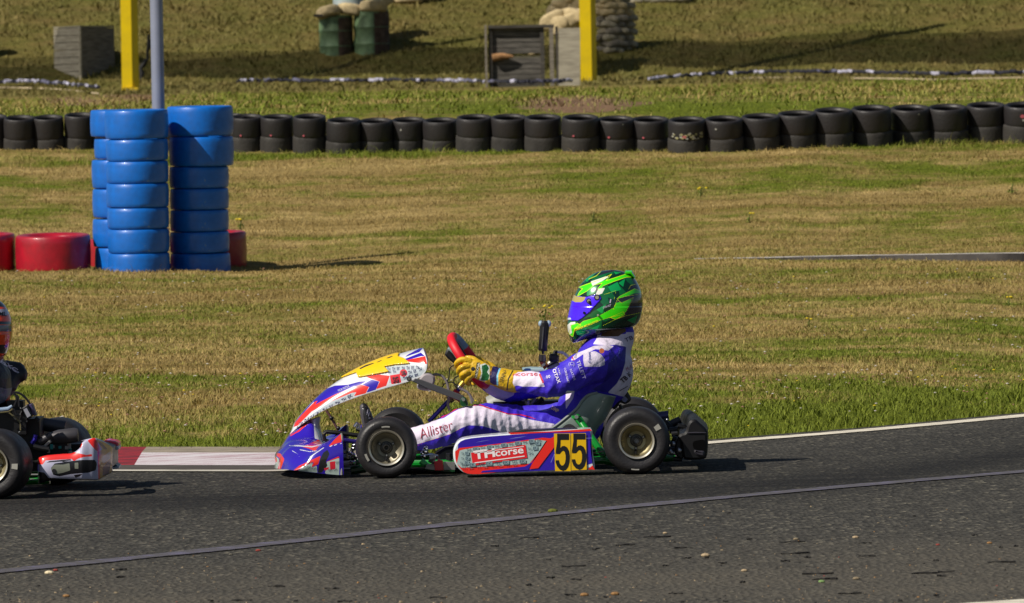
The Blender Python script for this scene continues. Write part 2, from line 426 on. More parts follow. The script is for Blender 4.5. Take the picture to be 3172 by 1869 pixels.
def soil():
    xs = np.concatenate([np.linspace(-400,-20,12), np.linspace(-18,-7,12), np.linspace(-6.8,6.8,120), np.linspace(7,18,14), np.linspace(20,400,12)])
    ys = np.concatenate([np.linspace(-30,18,8), np.linspace(20,31,8), np.arange(31.2,64,.14), np.arange(64,130,1.5), np.arange(130,166,.3), np.linspace(168,400,20), np.linspace(450,2000,8)])
    X, Y = np.meshgrid(xs, ys); Z = G(X, Y)
    nx, ny = len(xs), len(ys); V = np.stack([X.ravel(),Y.ravel(),Z.ravel()],1)
    i = np.arange(nx*ny).reshape(ny,nx); F = np.stack([i[:-1,:-1],i[:-1,1:],i[1:,1:],i[1:,:-1]],-1).reshape(-1,4)
    me = bpy.data.meshes.new('ground'); me.from_pydata(V.tolist(), [], F.tolist()); me.shade_smooth()
    for nm, fn in (('green', green_at), ('bare', bare_at), ('olive', lambda x, y: sstep(100,128,y))):
        a = me.attributes.new(nm, 'FLOAT', 'POINT'); a.data.foreach_set('value', fn(V[:,0],V[:,1]).astype(np.float32))
    m = bpy.data.materials.new('turf'); m.use_nodes = True; n = m.node_tree; b = n.nodes['Principled BSDF']; b.inputs['Roughness'].default_value = 1; b.inputs['Specular IOR Level'].default_value = .1
    c, fine = grass_color(n, None); n.links.new(c, b.inputs['Base Color'])
    bp = n.nodes.new('ShaderNodeBump'); bp.inputs['Strength'].default_value = .8; bp.inputs['Distance'].default_value = .05; n.links.new(fine, bp.inputs['Height']); n.links.new(bp.outputs[0], b.inputs['Normal'])
    me.materials.append(m); o = bpy.data.objects.new('ground', me); COL.objects.link(o); tag(o, kind='structure')
soil()

def blades(name, label, N, y0, y1, hmul, wmul, seed, spread=.092):
    rg = np.random.default_rng(seed)
    u = rg.random(N*3); y = y0+(y1-y0)*u; x = (rg.random(N*3)*2-1)*(spread*y+.35)
    keep = rg.random(N*3) < (spread*y+.35)/(spread*y1+.35)
    e = edge(x); keep &= (y > e-.035*rg.random(N*3)); x, y = x[keep][:N], y[keep][:N]; n = len(x)
    t = y-edge(x); lush = np.exp(-t/1.6)
    z = G(x,np.maximum(y,edge(x)+.01))+np.where(t < .06, .02*(x < -.5), 0)
    clump = np.array([mnoise.noise(Vector((a*2.2,b*2.2,1))) for a, b in zip(x, y)])
    h = (.009+.013*rg.random(n))*(1+1.6*lush)*(1+.8*clump)*hmul
    tall = rg.random(n) < .018; h = np.where(tall, h*2.5, h); h = h*(1+1.6*np.exp(-((y-59.85)/.22)**2))
    wd = (.0030+.0034*rg.random(n))*wmul; a = rg.random(n)*math.pi*2; lean = (.3+rg.random(n)*1.6)*h; la = rg.random(n)*math.pi*2
    dx, dy = np.cos(a)*wd/2, np.sin(a)*wd/2*.5
    V = np.empty((n,5,3)); 
    V[:,0] = np.stack([x-dx,y-dy,z-.012],1); V[:,1] = np.stack([x+dx,y+dy,z-.012],1)
    mx, my = x+np.cos(la)*lean*.35, y+np.sin(la)*lean*.35
    V[:,2] = np.stack([mx+dx*.8,my+dy*.8,z+h*.6],1); V[:,3] = np.stack([mx-dx*.8,my-dy*.8,z+h*.6],1)
    V[:,4] = np.stack([x+np.cos(la)*lean,y+np.sin(la)*lean,z+h],1)
    i = np.arange(n)*5
    me = bpy.data.meshes.new(name); me.vertices.add(n*5); me.vertices.foreach_set('co', V.reshape(-1).astype(np.float32))
    q = np.stack([i,i+1,i+2,i+3],1); tr = np.stack([i+3,i+2,i+4],1)
    li = np.concatenate([q,tr],1).reshape(-1); me.loops.add(len(li)); me.loops.foreach_set('vertex_index', li.astype(np.int32))
    me.polygons.add(2*n); st = np.stack([np.arange(n)*7, np.arange(n)*7+4],1).reshape(-1); me.polygons.foreach_set('loop_start', st.astype(np.int32))
    me.update(calc_edges=True); me.validate()
    at = me.attributes.new('green','FLOAT','POINT'); g = green_at(x,y)+rg.normal(0,.11,n); at.data.foreach_set('value', np.repeat(g,5).astype(np.float32))
    at = me.attributes.new('bare','FLOAT','POINT'); at.data.foreach_set('value', np.repeat(bare_at(x,y)*.6,5).astype(np.float32))
    at = me.attributes.new('olive','FLOAT','POINT'); at.data.foreach_set('value', np.repeat(sstep(100,128,y),5).astype(np.float32))
    if 'blade' not in MATS:
        m = bpy.data.materials.new('blade'); m.use_nodes = True; nn = m.node_tree; b = nn.nodes['Principled BSDF']; b.inputs['Roughness'].default_value = .75; b.inputs['Specular IOR Level'].default_value = .25
        c, _ = grass_color(nn, None)
        s = nn.nodes.new('ShaderNodeVectorMath'); s.operation = 'SCALE'; s.inputs['Scale'].default_value = 1.25; nn.links.new(c, s.inputs[0]); nn.links.new(s.outputs[0], b.inputs['Base Color'])
        MATS['blade'] = m
    me.materials.append(MATS['blade']); o = bpy.data.objects.new(name, me); COL.objects.link(o)
    tag(o, label, 'grass', kind='stuff')
blades('grass', 'mown straw and green grass on the verge between track and tyre wall', 400000, 31.5, 62, 1.0, 1.1, 3)
blades('grass', 'rougher green grass growing on the bank behind the black tyre wall', 40000, 61.5, 96, 2.2, 2.9, 4)
blades('grass', 'dry olive grass covering the slope of the field beyond the posts', 60000, 128, 141, 3.6, 6.5, 8)

# little white and pink clover heads, yellow flowers
def flowers():
    mb = MB(); rg = random.Random(5)
    for k in range(1250):
        py = 1375-rg.random()**1.5*520; px = rg.uniform(-40,3210)
        if rg.random() < .5: py = rg.choice([880,905,1180,1200,1210,1290,1010])+rg.gauss(0,16)
        if mnoise.noise(Vector((px*.004,py*.012,0))) < -.05 and rg.random() < .75: continue
        p = hit(px, py, 31, 56)
        if p.y < edge(p.x)+.1: continue
        r = rg.uniform(.005,.010); mi = 0 if rg.random() < .5 else (1 if rg.random() < .85 else 2)
        c = p+Vector((0,0,rg.uniform(.03,.055))); vs = [c+Vector((math.cos(a)*r,math.sin(a)*r*.8,0)) for a in (0,1.57,3.14,4.71)]+[c+Vector((0,0,r*.55)),c-Vector((0,0,r*.4))]
        mb.add(vs, [(0,1,4),(1,2,4),(2,3,4),(3,0,4),(1,0,5),(2,1,5),(3,2,5),(0,3,5)], mi)
    o = mb.build('clover_flowers', [mat('clover_white',(185,178,168),.8), mat('clover_pink',(150,110,92),.8), mat('flower_yellow',(205,180,20),.7)], smooth=0, fix=False)
    tag(o, 'tiny white and pink clover heads scattered through the verge grass', 'flowers', kind='stuff')
flowers()

# weeds: a few taller clumps in the verge and at the wall's foot
def weed(px, py, hgt, label, kinds=0, d1=70):
    p = hit(px, py, 31, d1); mb = MB(); rg = random.Random(int(px*7+py)); k = p.y/30
    for i in range(46):
        a = rg.uniform(0,6.28); r = rg.random()**.5*hgt*.45; b = p+Vector((math.cos(a)*r,math.sin(a)*r*.7,rg.uniform(0,hgt)*(1-r/(hgt*.7))))
        L = hgt*rg.uniform(.16,.3); t = rg.uniform(0,6.28); u = Vector((math.cos(t),math.sin(t)*.6,rg.uniform(.1,.8))).normalized()*L; s_ = Vector((-u.y,u.x,rg.uniform(-.3,.3)*L)).normalized()*L*.3
        mb.add([b,b+u*.5+s_,b+u,b+u*.5-s_],[(0,1,2,3)],0)
    st = MB(); st.tube([p-Vector((0,0,.02)),p+Vector((0,0,hgt*.5)),p+Vector((hgt*.1,0,hgt*.95))],[.006*k,.004*k,.002*k],5)
    o = thing('weed', p, label, 'weed')
    mb.build('foliage', [mat('weed_leaf',(96,118,24),.7,var=.25,vscale=40)], o, smooth=0, fix=False); st.build('stem', [mat('weed_stem',(90,96,40),.8)], o)
    if kinds:
        fl = MB()
        for i in range(kinds):
            fl = MB(); fl.ball(p+Vector((rg.gauss(0,hgt*.25),rg.gauss(0,hgt*.1),hgt*rg.uniform(.85,1.05))),.005*k,0,6,(1.3,1,.7)); fl.build('flower', [mat('flower_yellow',(190,170,20),.7)], o)
weed(1688,1003,.11,'weed with yellow flower tops standing just behind the action camera stick',5)
weed(2506,1015,.055,'small green weed in the dry verge right of the green helmet',2)
weed(3125,950,.06,'weed with yellow flowers by the right frame edge, on the dry verge',4)
weed(1838,690,.09,'green weed in the straw grass high above the green helmet',0)
weed(3135,602,.09,'dark green weed near the right frame edge, a little below the tyre wall',0)
weed(2170,610,.07,'small yellow flowered weed in straw grass below the patched graffiti tyre',3)
weed(2320,690,.07,'faint yellow green weed above the left end of the low concrete strip',3)
weed(2700,452,.11,'leafy bright green weed against the black tyre wall, right of centre',0)
weed(2190,470,.07,'low bright green weed at the foot of the tyre with pale graffiti patch',0)
weed(745,712,.08,'yellow tipped weed right of the blue tyre stack, above its shadow',3)

# ================================================================ TRACK
def asphalt_mat():
    m = bpy.data.materials.new('asphalt'); m.use_nodes = True; n = m.node_tree; b = n.nodes['Principled BSDF']; L = n.links.new
    geo = n.nodes.new('ShaderNodeNewGeometry')
    def noise(scale, sx=1, sy=1, det=4, rough=.6, typ='n'):
        mp = n.nodes.new('ShaderNodeMapping'); mp.inputs['Scale'].default_value = (sx,sy,1); L(geo.outputs['Position'], mp.inputs[0])
        if typ == 'v': t = n.nodes.new('ShaderNodeTexVoronoi'); t.inputs['Scale'].default_value = scale; L(mp.outputs[0], t.inputs['Vector']); return t
        t = n.nodes.new('ShaderNodeTexNoise'); t.inputs['Scale'].default_value = scale; t.inputs['Detail'].default_value = det; t.inputs['Roughness'].default_value = rough; L(mp.outputs[0], t.inputs['Vector']); return t
    def ramp(i, a, b_, lo, hi):
        r = n.nodes.new('ShaderNodeMapRange'); r.inputs[1].default_value = a; r.inputs[2].default_value = b_; r.inputs[3].default_value = lo; r.inputs[4].default_value = hi; L(i, r.inputs[0]); return r.outputs[0]
    def mul(a, b_):
        r = n.nodes.new('ShaderNodeMath'); r.operation = 'MULTIPLY'
        for i, v in enumerate((a,b_)):
            if isinstance(v,(int,float)): r.inputs[i].default_value = v
            else: L(v, r.inputs[i])
        return r.outputs[0]
    def mix(f, a, b_):
        x = n.nodes.new('ShaderNodeMix'); x.data_type = 'RGBA'; L(f, x.inputs['Factor'])
        for s_, v in (('A',a),('B',b_)):
            if isinstance(v,tuple): x.inputs[s_].default_value = v
            else: L(v, x.inputs[s_])
        return x.outputs['Result']
    v = noise(90, .55, .30, typ='v'); sp = n.nodes.new('ShaderNodeSeparateColor'); L(v.outputs['Color'], sp.inputs[0])
    c = mix(ramp(sp.outputs[0],.15,.95,.0,1), (.020,.019,.016,1), (.086,.080,.066,1))
    c = mix(ramp(sp.outputs[1],.94,.95,0,.7), c, (.22,.20,.15,1))
    f = noise(34, .7, .35, 5, .7)
    c = mix(ramp(f.outputs[0],.35,.65,0,.6), c, (.036,.034,.030,1))
    # rubbered-in racing line: dark band along the karts' path
    at = n.nodes.new('ShaderNodeAttribute'); at.attribute_name = 'rubber'
    stre = noise(2.2, .12, 3.2, 5, .65)
    rub = mul(at.outputs['Fac'], ramp(stre.outputs[0],.3,.65,.55,1.05))
    c = mix(rub, c, (.0060,.0055,.0058,1))
    # paler dusty outer strip towards the camera
    at2 = n.nodes.new('ShaderNodeAttribute'); at2.attribute_name = 'dust'
    dn = noise(1.7,.5,1,5,.6)
    c = mix(mul(at2.outputs['Fac'], ramp(dn.outputs[0],.3,.7,.25,1)), c, (.085,.075,.058,1))
    L(c, b.inputs['Base Color']); b.inputs['Roughness'].default_value = .92; b.inputs['Specular IOR Level'].default_value = .25
    bp = n.nodes.new('ShaderNodeBump'); bp.inputs['Strength'].default_value = .9; bp.inputs['Distance'].default_value = .012
    L(v.outputs['Distance'], bp.inputs['Height']); L(bp.outputs[0], b.inputs['Normal'])
    return m
def track():
    xs = np.concatenate([np.linspace(-60,-6,20), np.linspace(-5.5,6,70), np.linspace(6.5,60,20)])
    ts = np.concatenate([np.linspace(0,12,80)**1.0, np.linspace(13,60,12)])
    V = []; rub = []; dust = []
    for t in ts:
        for x in xs:
            e = float(edge(x)); y = e-t if t < 10 else e-10-(t-10)*(e-10+30)/50
            V.append((x,y,0.0))
            c0 = 28.45+.75*min(max(0,x-.3),2)**2+max(0,x-2.3)*2.5      # centre of the dark line, follows the bend
            rub.append(.95*math.exp(-((y-c0)/1.05)**2)+.35*math.exp(-((y-c0-2.1)/.9)**2))
            dust.append(float(np.clip((25.2+.35*x-y)/2.5,0,1)))
    nx = len(xs); ny = len(ts)
    F = [(j*nx+i+1, j*nx+i, (j+1)*nx+i, (j+1)*nx+i+1) for j in range(ny-1) for i in range(nx-1)]
    me = bpy.data.meshes.new('road'); me.from_pydata(V, [], F); me.update()
    for nm, a in (('rubber',rub),('dust',dust)): q = me.attributes.new(nm,'FLOAT','POINT'); q.data.foreach_set('value', a)
    me.materials.append(asphalt_mat()); o = bpy.data.objects.new('road', me); COL.objects.link(o); tag(o, kind='structure')
track()

def worn(name, rgb, under, wear=.45, rough=.8, sx=1.5, sy=8):
    m = bpy.data.materials.new(name); m.use_nodes = True; n = m.node_tree; b = n.nodes['Principled BSDF']; b.inputs['Roughness'].default_value = rough
    geo = n.nodes.new('ShaderNodeNewGeometry'); mp = n.nodes.new('ShaderNodeMapping'); mp.inputs['Scale'].default_value = (sx,sy,sy); n.links.new(geo.outputs['Position'], mp.inputs[0])
    t = n.nodes.new('ShaderNodeTexNoise'); t.inputs['Scale'].default_value = 3; t.inputs['Detail'].default_value = 8; t.inputs['Roughness'].default_value = .75; n.links.new(mp.outputs[0], t.inputs['Vector'])
    r = n.nodes.new('ShaderNodeMapRange'); r.inputs[1].default_value = wear; r.inputs[2].default_value = wear+.12; n.links.new(t.outputs[0], r.inputs[0])
    x = n.nodes.new('ShaderNodeMix'); x.data_type = 'RGBA'; n.links.new(r.outputs[0], x.inputs['Factor']); x.inputs['A'].default_value = lin(under); x.inputs['B'].default_value = lin(rgb)
    n.links.new(x.outputs['Result'], b.inputs['Base Color']); return m
def ribbon(name, pts, wd, m, z=.004, kind='structure', n=200, jit=0.0):
    P = catmull(pts, n); mb = MB(); vs = []
    for i, p in enumerate(P):
        t = P[min(i+1,n-1)]-P[max(i-1,0)]; t = t/np.linalg.norm(t); q = np.array([-t[1],t[0]])
        ww = wd/2*(1+jit*mnoise.noise(Vector((p[0]*3,p[1]*3,2))))
        vs += [(p[0]-q[0]*ww,p[1]-q[1]*ww,z),(p[0]+q[0]*ww,p[1]+q[1]*ww,z)]
    mb.add(vs, [(2*i,2*i+1,2*i+3,2*i+2) for i in range(n-1)]); o = mb.build(name, m, smooth=0, fix=False)
    if o.data.polygons[0].normal.z < 0:
        b = bmesh.new(); b.from_mesh(o.data); bmesh.ops.reverse_faces(b, faces=b.faces); b.to_mesh(o.data); b.free()
    tag(o, kind=kind); return o
xs_ = [-.3,.1,.5,.937,1.5,2.1,2.71,3.6,4.6]
ribbon('road_marking', [(x+.05, float(edge(x))-.34) for x in xs_], .15, worn('line_white',(222,214,196),(120,114,104),.38), jit=.12)
def flatpt(px, py):
    q = W(px,py,1.0); d = HC/(HC-q.z); return (q.x*d, d)
ribbon('road_marking', [flatpt(-400,1815),flatpt(0,1773),flatpt(600,1712),flatpt(1200,1648),flatpt(1800,1586),flatpt(2500,1520),flatpt(3172,1463),flatpt(3900,1408)], .13,
       worn('line_blue',(104,99,130),(76,73,74),.50,sx=3.5,sy=9), jit=.3)
ribbon('road_marking', [flatpt(2950,1884),flatpt(3100,1872),flatpt(3300,1860),flatpt(3700,1845)], .18, worn('line_white2',(215,208,190),(120,114,104),.38), jit=.1)

# kerb: front white line, painted blocks, bare concrete back
def kerb():
    mb = MB(); x0, x1, n = -9.0, -.35, 240
    prof = [(-1.42,-.01),(-1.42,.003),(-1.30,.004),(-1.28,.006),(-1.02,.012),(-.98,.014),(-.70,.026),(-.38,.040),(-.34,.042),(0.05,.048),(.07,.03)]
    sel = [0,0,1,1,9,9,9,2,2,2]
    V = []; F = []; M = []
    for i in range(n+1):
        x = x0+(x1-x0)*i/n; e = float(edge(x))
        fade = 1 if x < -.9 else max(0,(-.35-x)/.55)
        for dy, z in prof: V.append((x, e+dy*(.85+.15*fade), max(z*fade,.003)+.002))
    k = len(prof)
    for i in range(n):
        xc = x0+(x1-x0)*(i+.5)/n
        blk = int(math.floor((xc+1.72)/1.35))
        for j in range(k-1):
            c = sel[j]
            if c == 9: c = 3 if blk % 2 else 4
            if c == 2 and blk % 2: c = 3
            F.append((i*k+j, (i+1)*k+j, (i+1)*k+j+1, i*k+j+1)); M.append(c)
    mb.v = V; mb.f = F; mb.m = M
    o = mb.build('kerb', [worn('kerb_line',(190,185,172),(105,98,88),.36,sx=1,sy=10), worn('kerb_gap',(88,82,74),(66,60,54),.5), worn('kerb_concrete',(158,146,128),(120,110,96),.45),
                          worn('kerb_red',(150,22,38),(96,20,30),.44), worn('kerb_white',(200,194,198),(150,108,118),.40,sx=1.2,sy=14)], smooth=0)
    if sum(p.normal.z for p in o.data.polygons) < 0:
        b = bmesh.new(); b.from_mesh(o.data); bmesh.ops.reverse_faces(b, faces=b.faces); b.to_mesh(o.data); b.free()
    tag(o, kind='structure')
kerb()

def pebbles():
    mb = MB(); rg = random.Random(11)
    for k in range(1300):
        py = 1869-rg.random()**1.5*300; px = rg.uniform(-60,3230)
        if px < 900 and py < 1690 and rg.random() < .8: continue
        x, y = flatpt(px, py); big = rg.random() < .06
        r = rg.uniform(.0010,.0028)*(2.0 if big else 1); mi = rg.choice([0,1,1,2,2,2,3]) if rg.random() < .99 else 4
        if rg.random() < .35: mi = 5
        sx, sy, sz = rg.uniform(.8,1.9), rg.uniform(.7,1.3), rg.uniform(.45,.9)
        n = 5; ring = [Vector((x+math.cos(a*6.283/n+k)*r*sx*rg.uniform(.8,1.2), y+math.sin(a*6.283/n+k)*r*sy, r*.2)) for a in range(n)]
        top = [Vector((x+(v.x-x)*.55, y+(v.y-y)*.55, r*sz*1.5)) for v in ring]
        bot = [Vector((v.x,v.y,-.001)) for v in ring]
        mb.add(bot+ring+top, [(j,(j+1)%n,n+(j+1)%n,n+j) for j in range(n)]+[(n+j,n+(j+1)%n,2*n+(j+1)%n,2*n+j) for j in range(n)]+[tuple(range(2*n,3*n))], mi)
    for px, py, r, mi in [(2185,1725,.016,0),(152,1779,.016,6),(172,1769,.009,4),(2305,1771,.011,0),(2465,1673,.010,1),(2650,1668,.012,0),(2652,1796,.012,1),(800,1708,.010,4),(715,1720,.008,2),(1905,1844,.014,3),
                          (2545,1805,.011,7),(3065,1685,.010,3),(2060,1654,.009,0),(1810,1847,.014,3),(205,1850,.012,3),(2905,1690,.008,4),(1712,1588,.02,8)]:
        x, y = flatpt(px,py); mb.ball((x,y,r*.3), r*.75, mi, 7, (1.4,1,.6))
    for k in range(48):    # dark scraps of rubber and bark
        py = rg.uniform(1660,1869); px = rg.uniform(300 if py > 1760 else 1500,3172); x, y = flatpt(px,py); L = .008+.05*rg.random()**3; a = rg.uniform(-.5,.5)
        pts = [(x+L*t*math.cos(a),y+L*t*math.sin(a)+rg.uniform(-.012,.012),.002+rg.uniform(0,.003)) for t in (-1,-.5,-.1,.3,.8)]
        mb.tube(pts,[rg.uniform(.001,.004) for _ in pts],5,5)
    o = mb.build('gravel', [mat('peb_tan',(165,145,115),.9), mat('peb_buff',(130,116,92),.9), mat('peb_grey',(96,92,82),.9), mat('peb_ochre',(140,104,62),.9), mat('peb_red',(140,58,50),.9),
                            mat('peb_dark',(18,16,14),.9), mat('peb_cream',(215,200,165),.9), mat('peb_lime',(120,150,90),.9), mat('peb_moss',(90,95,30),.9)], smooth=0, fix=False)
    tag(o, 'loose pebbles and rubber crumbs littering the near edge of the asphalt', 'gravel', kind='stuff')
pebbles()

# low concrete strip in the verge at the right
def strip():
    pts = [(2150,803,1),(2290,803,3),(2420,804,7),(2600,805,12),(2800,808,18),(3000,809,23),(3172,811,27),(3500,815,34),(4200,826,46)]
    mb = MB(); vs = []; Q = catmull([tuple(hit(px,py+1,40,60))+(h,) for px,py,h in pts], 80)
    for qx, qy, qz, h in Q:
        p = Vector((qx,qy,qz)); s = p.y/FPX*h
        vs += [p+Vector((0,-.0,-.05)), p+Vector((0,.0,s)), p+Vector((0,.14,s+.004)), p+Vector((0,.14,-.05))]
    n = len(Q); fs = []; ms = []
    for i in range(n-1):
        for j in range(3): fs.append((4*i+j,4*(i+1)+j,4*(i+1)+j+1,4*i+j+1)); ms.append(1 if j == 1 else 0)
    mb.v = vs; mb.f = fs; mb.m = ms
    o = mb.build('kerb', [mat('edge_dark',(66,62,60),.85,var=.2), worn('edge_top',(190,184,178),(120,116,112),.42)], smooth=0)
    tag(o, kind='structure')
strip()
# ================================================================ TYRE BARRIERS
def tyre_mesh(name, r, h, hole, m, bulge=.06, n=44, lumps=0.0, seed=0):
    """standing on its side wall: origin at the centre of its lower face"""
    prof = [(hole, h*.10),(hole+.01*r/.15, h*.02),(r*.90, 0.0),(r*.97, h*.014),(r*.995, h*.055),(r*(1+bulge*.15), h*.20),(r*(1+bulge*.35), h*.5),(r*(1+bulge*.15), h*.80),
            (r*.995, h*.945),(r*.97, h*.986),(r*.90, h*1.0),(hole+.01*r/.15, h*.98),(hole, h*.90),(hole*.98,h*.86),(r*.80,h*.78),(r*.88,h*.5),(r*.80,h*.22),(hole*.98,h*.14)]
    mb = MB(); mb.lathe(prof, (0,0,0), 'Z', n, 0, closed=True)
    if lumps:
        o = []
        for v in mb.v:
            a = math.atan2(v[1],v[0]); k = 1+lumps*mnoise.noise(Vector((math.cos(a)*1.2,math.sin(a)*1.2,seed+v[2]*3))); o.append((v[0]*k,v[1]*k,v[2]+lumps*.25*h*mnoise.noise(Vector((math.cos(a)*2,math.sin(a)*2,seed+9)))))
        mb.v = o
    return mb.mesh(name, m, (0,0,0), smooth=50)
blk = mat('wall_rubber',(35,32,33),.52,var=.22,vscale=9,bump=.25,bscale=60)
blk2 = mat('wall_rubber_dusty',(46,43,40),.75,var=.25,vscale=12,bump=.3,bscale=60)
KM = [tyre_mesh('tyre', .137, .168, .104, blk, .06, lumps=.009, seed=s) for s in range(4)]
KL = [tyre_mesh('tyre', .137, .155, .072, blk2, .06, lumps=.010, seed=s+7) for s in range(3)]
def put(me, loc, label, cat, group, tilt=0.0, tx=0.0, sc=1.0, name='tyre', szz=1.0, rz=0):
    o = bpy.data.objects.new(name, me); COL.objects.link(o); o.location = loc
    o.rotation_mode = 'ZYX'; o.rotation_euler = (tilt, tx, rz); o.scale = (sc,sc,sc*szz); tag(o, label, cat, group); return o
k2 = 1.2592
edges_ = [575,640,720,805,885,962,1045,1125,1210,1293,1383,1475,1558,1645,1738,1828,1915,2005,2097,2197,2287,2382,2475,2562]
base_ = [374,374,377,377,374,372,372,372,371,371,372,371,372,375,373,370,364,360,358,353,352,350,350]
junc_ = [333,332,332,344,342,340,340,331,332,331,331,335,336,337,334,331,325,322,318,315,315,303,303]
top_ = [281,281,280,289,291,289,290,282,282,282,282,286,287,288,286,280,273,265,259,259,257,252,252]
marks = {}
stacks = []
for i in range(23): stacks.append(((edges_[i]+edges_[i+1])/2*k2, (edges_[i+1]-edges_[i])*k2, base_[i]*k2, junc_[i]*k2, top_[i]*k2, i+1, 'right'))
left = [(-22,'',0),(52,'',0),(143,'',0),(243,'',0)]
for j, (cx, wd, b_, jn, tp) in enumerate([(-28,90,463,425,353),(60,91,463,425,357),(152,92,463,425,356),(246,96,463,422,348)]): stacks.append((cx,wd,b_,jn,tp,j,'left'))
for j in range(5): stacks.append((345+j*92, 94, 466, 424, 352, j, 'hidden'))
WS = {}
for i, q in enumerate(stacks):
    nb = [p[1] for p in stacks if p[6] == q[6] and abs(p[5]-q[5]) <= 2]; WS[(q[6],q[5])] = sum(nb)/len(nb)
gname = 'black tyres of the two high barrier wall'
rr = random.Random(3)
for cx, wd, by, jy, ty, idx, side in stacks:
    p = hit(cx, by, 44, 64); s = (WS[(side,idx)]*1.07*p.y/FPX)/2/.1405
    hl = (by-jy)*p.y/FPX; hu = (jy-ty)*p.y/FPX
    if side == 'right': who = 'the %s black stack right of the blue columns' % ORD[idx-1]
    elif side == 'left': who = ['the stack cut by the left frame edge','the second stack from the left frame edge','the third stack from the left frame edge','the stack just left of the blue columns'][idx]
    else: who = None
    tilt = R(10+rr.uniform(-.7,.7)); tx = R(rr.uniform(-.5,.5))
    lo = hl+.045
    l1 = 'lower tyre of %s' % who if who else 'black wall tyre hidden behind the blue tyre column'
    l2 = 'upper tyre of %s' % who if who else 'black wall tyre hidden behind the blue tyre column'
    if side == 'right' and idx in (1,2,3,11,12,13): l2 += ', pink dot'
    if side == 'right' and idx == 14: l2 = 'upper black wall tyre smeared with pale and pink graffiti'
    ct = Vector((p.x, p.y+.10, p.z-.045))
    put(KL[rr.randrange(3)], ct, l1, 'tyre', gname, tilt, tx*.4, s*1.035, szz=lo/.155/s/1.035, rz=rr.uniform(0,6))
    up = Vector((0,-math.sin(tilt),math.cos(tilt)))
    u = put(KM[rr.randrange(4)], ct+up*(lo-.010)+Vector((rr.uniform(-.008,.008),-.004,0)), l2, 'tyre', gname, tilt*1.08, tx, s, szz=(hu*.97)/.168/s, rz=rr.uniform(0,6))
    # painted dots / graffiti on the tread, as thin patches of the same tyre
    dots = []
    if side == 'right':
        if idx in (1,2,3,11,12,13): dots = [(-.32 if idx > 3 else -.3,.18,.010,0)]
        if idx in (6,15): dots = [(-.35,.62,.009,1)]
        if idx == 14: dots = [(rr.uniform(-.75,.75),rr.uniform(.12,.42),rr.uniform(.006,.014),rr.choice([1,1,2,2])) for _ in range(34)]+[(-.15,.25,.016,0)]
        if idx == 23: dots = [(-.1,.6,.018,0),(-.05,.4,.012,1)]
        if idx in (12,20): dots = [(.3,.85,.007,1)]+dots
    if dots:
        u.data = u.data.copy(); mb = MB(); hh = .168; Ri = None
        for a, zz, rad, mi in dots:
            ang = math.atan2(-math.cos(a*1.2), math.sin(a*1.2)); ang2 = ang-u.rotation_euler.z
            rr2 = .1415; c = Vector((math.cos(ang2)*rr2, math.sin(ang2)*rr2, zz*hh)); nrm = Vector((math.cos(ang2),math.sin(ang2),0)); tt = Vector((-math.sin(ang2),math.cos(ang2),0))
            vs = [c+nrm*.002+tt*math.cos(q)*rad+Vector((0,0,math.sin(q)*rad*.9)) for q in (0,.9,1.8,2.7,3.6,4.5,5.4)]
            mb.add(vs,[tuple(range(7))],mi)
        bm = bmesh.new(); bm.from_mesh(u.data); nb = len(u.data.materials)
        for m_ in (mat('dot_pink',(170,78,88),.7), mat('dot_white',(150,148,140),.7), mat('dot_yellowish',(150,145,105),.7)): u.data.materials.append(m_)
        vv = [bm.verts.new(v) for v in mb.v]
        for f, mi in zip(mb.f, mb.m): fc = bm.faces.new([vv[i] for i in f]); fc.material_index = nb+mi
        bm.to_mesh(u.data); bm.free()

# blue columns
blue = mat('blue_paint',(8,98,188),.40,coat=.15,var=.16,vscale=14,bump=.15,bscale=30,chips=((96,136,176),(6,54,126)))
red = mat('red_paint',(160,20,40),.36,coat=.2,var=.22,vscale=10,bump=.15,bscale=30,chips=((150,90,92),(96,12,26)))
def column(cols, d, nm, dy=0.0):
    zb = None; n = len(cols)
    for i, (xl, xr, yt, yb) in enumerate(cols[::-1]):
        x0, y0 = B4(xl, yb); x1, y1 = B4(xr, yt); r = (x1-x0)/2*d/FPX; h = (y0-y1)*d/FPX*.985
        c = W((x0+x1)/2, y0, d+dy); c.z -= .0
        if i == 0: h += .06; c.z -= .06
        me = tyre_mesh('tyre', r/1.02, h, r*.55, blue, .05, 56, lumps=.012, seed=i*3+n)
        lab = ('topmost' if i == n-1 else 'bottom' if i == 0 else ORD[i])+' blue tyre'+('' if i in (0,n-1) else ' from the ground')+' in '+nm
        put(me, c, lab, 'tyre', 'blue painted tyres of the tyre columns', R(1.5), R(rr.uniform(-.6,.6)))
DB = 51.85
column([(803,1294,95,321),(812,1292,321,489),(816,1294,489,659),(812,1298,659,845),(820,1300,845,1008),(825,1303,1008,1193),(828,1306,1193,1345)], DB, 'the middle blue stack')
column([(1280,1790,68,298),(1296,1794,299,529),(1298,1756,530,697),(1302,1757,698,861),(1303,1758,862,1028),(1303,1762,1029,1193),(1304,1768,1194,1348)], DB+.35, 'the tallest blue stack, on the right')
column([(690,1165,97,305),(722,1160,312,470),(705,1165,475,697),(710,1165,700,922),(712,1165,928,1146),(725,1170,1150,1318)], DB+.30, 'the half hidden blue stack at the left back')
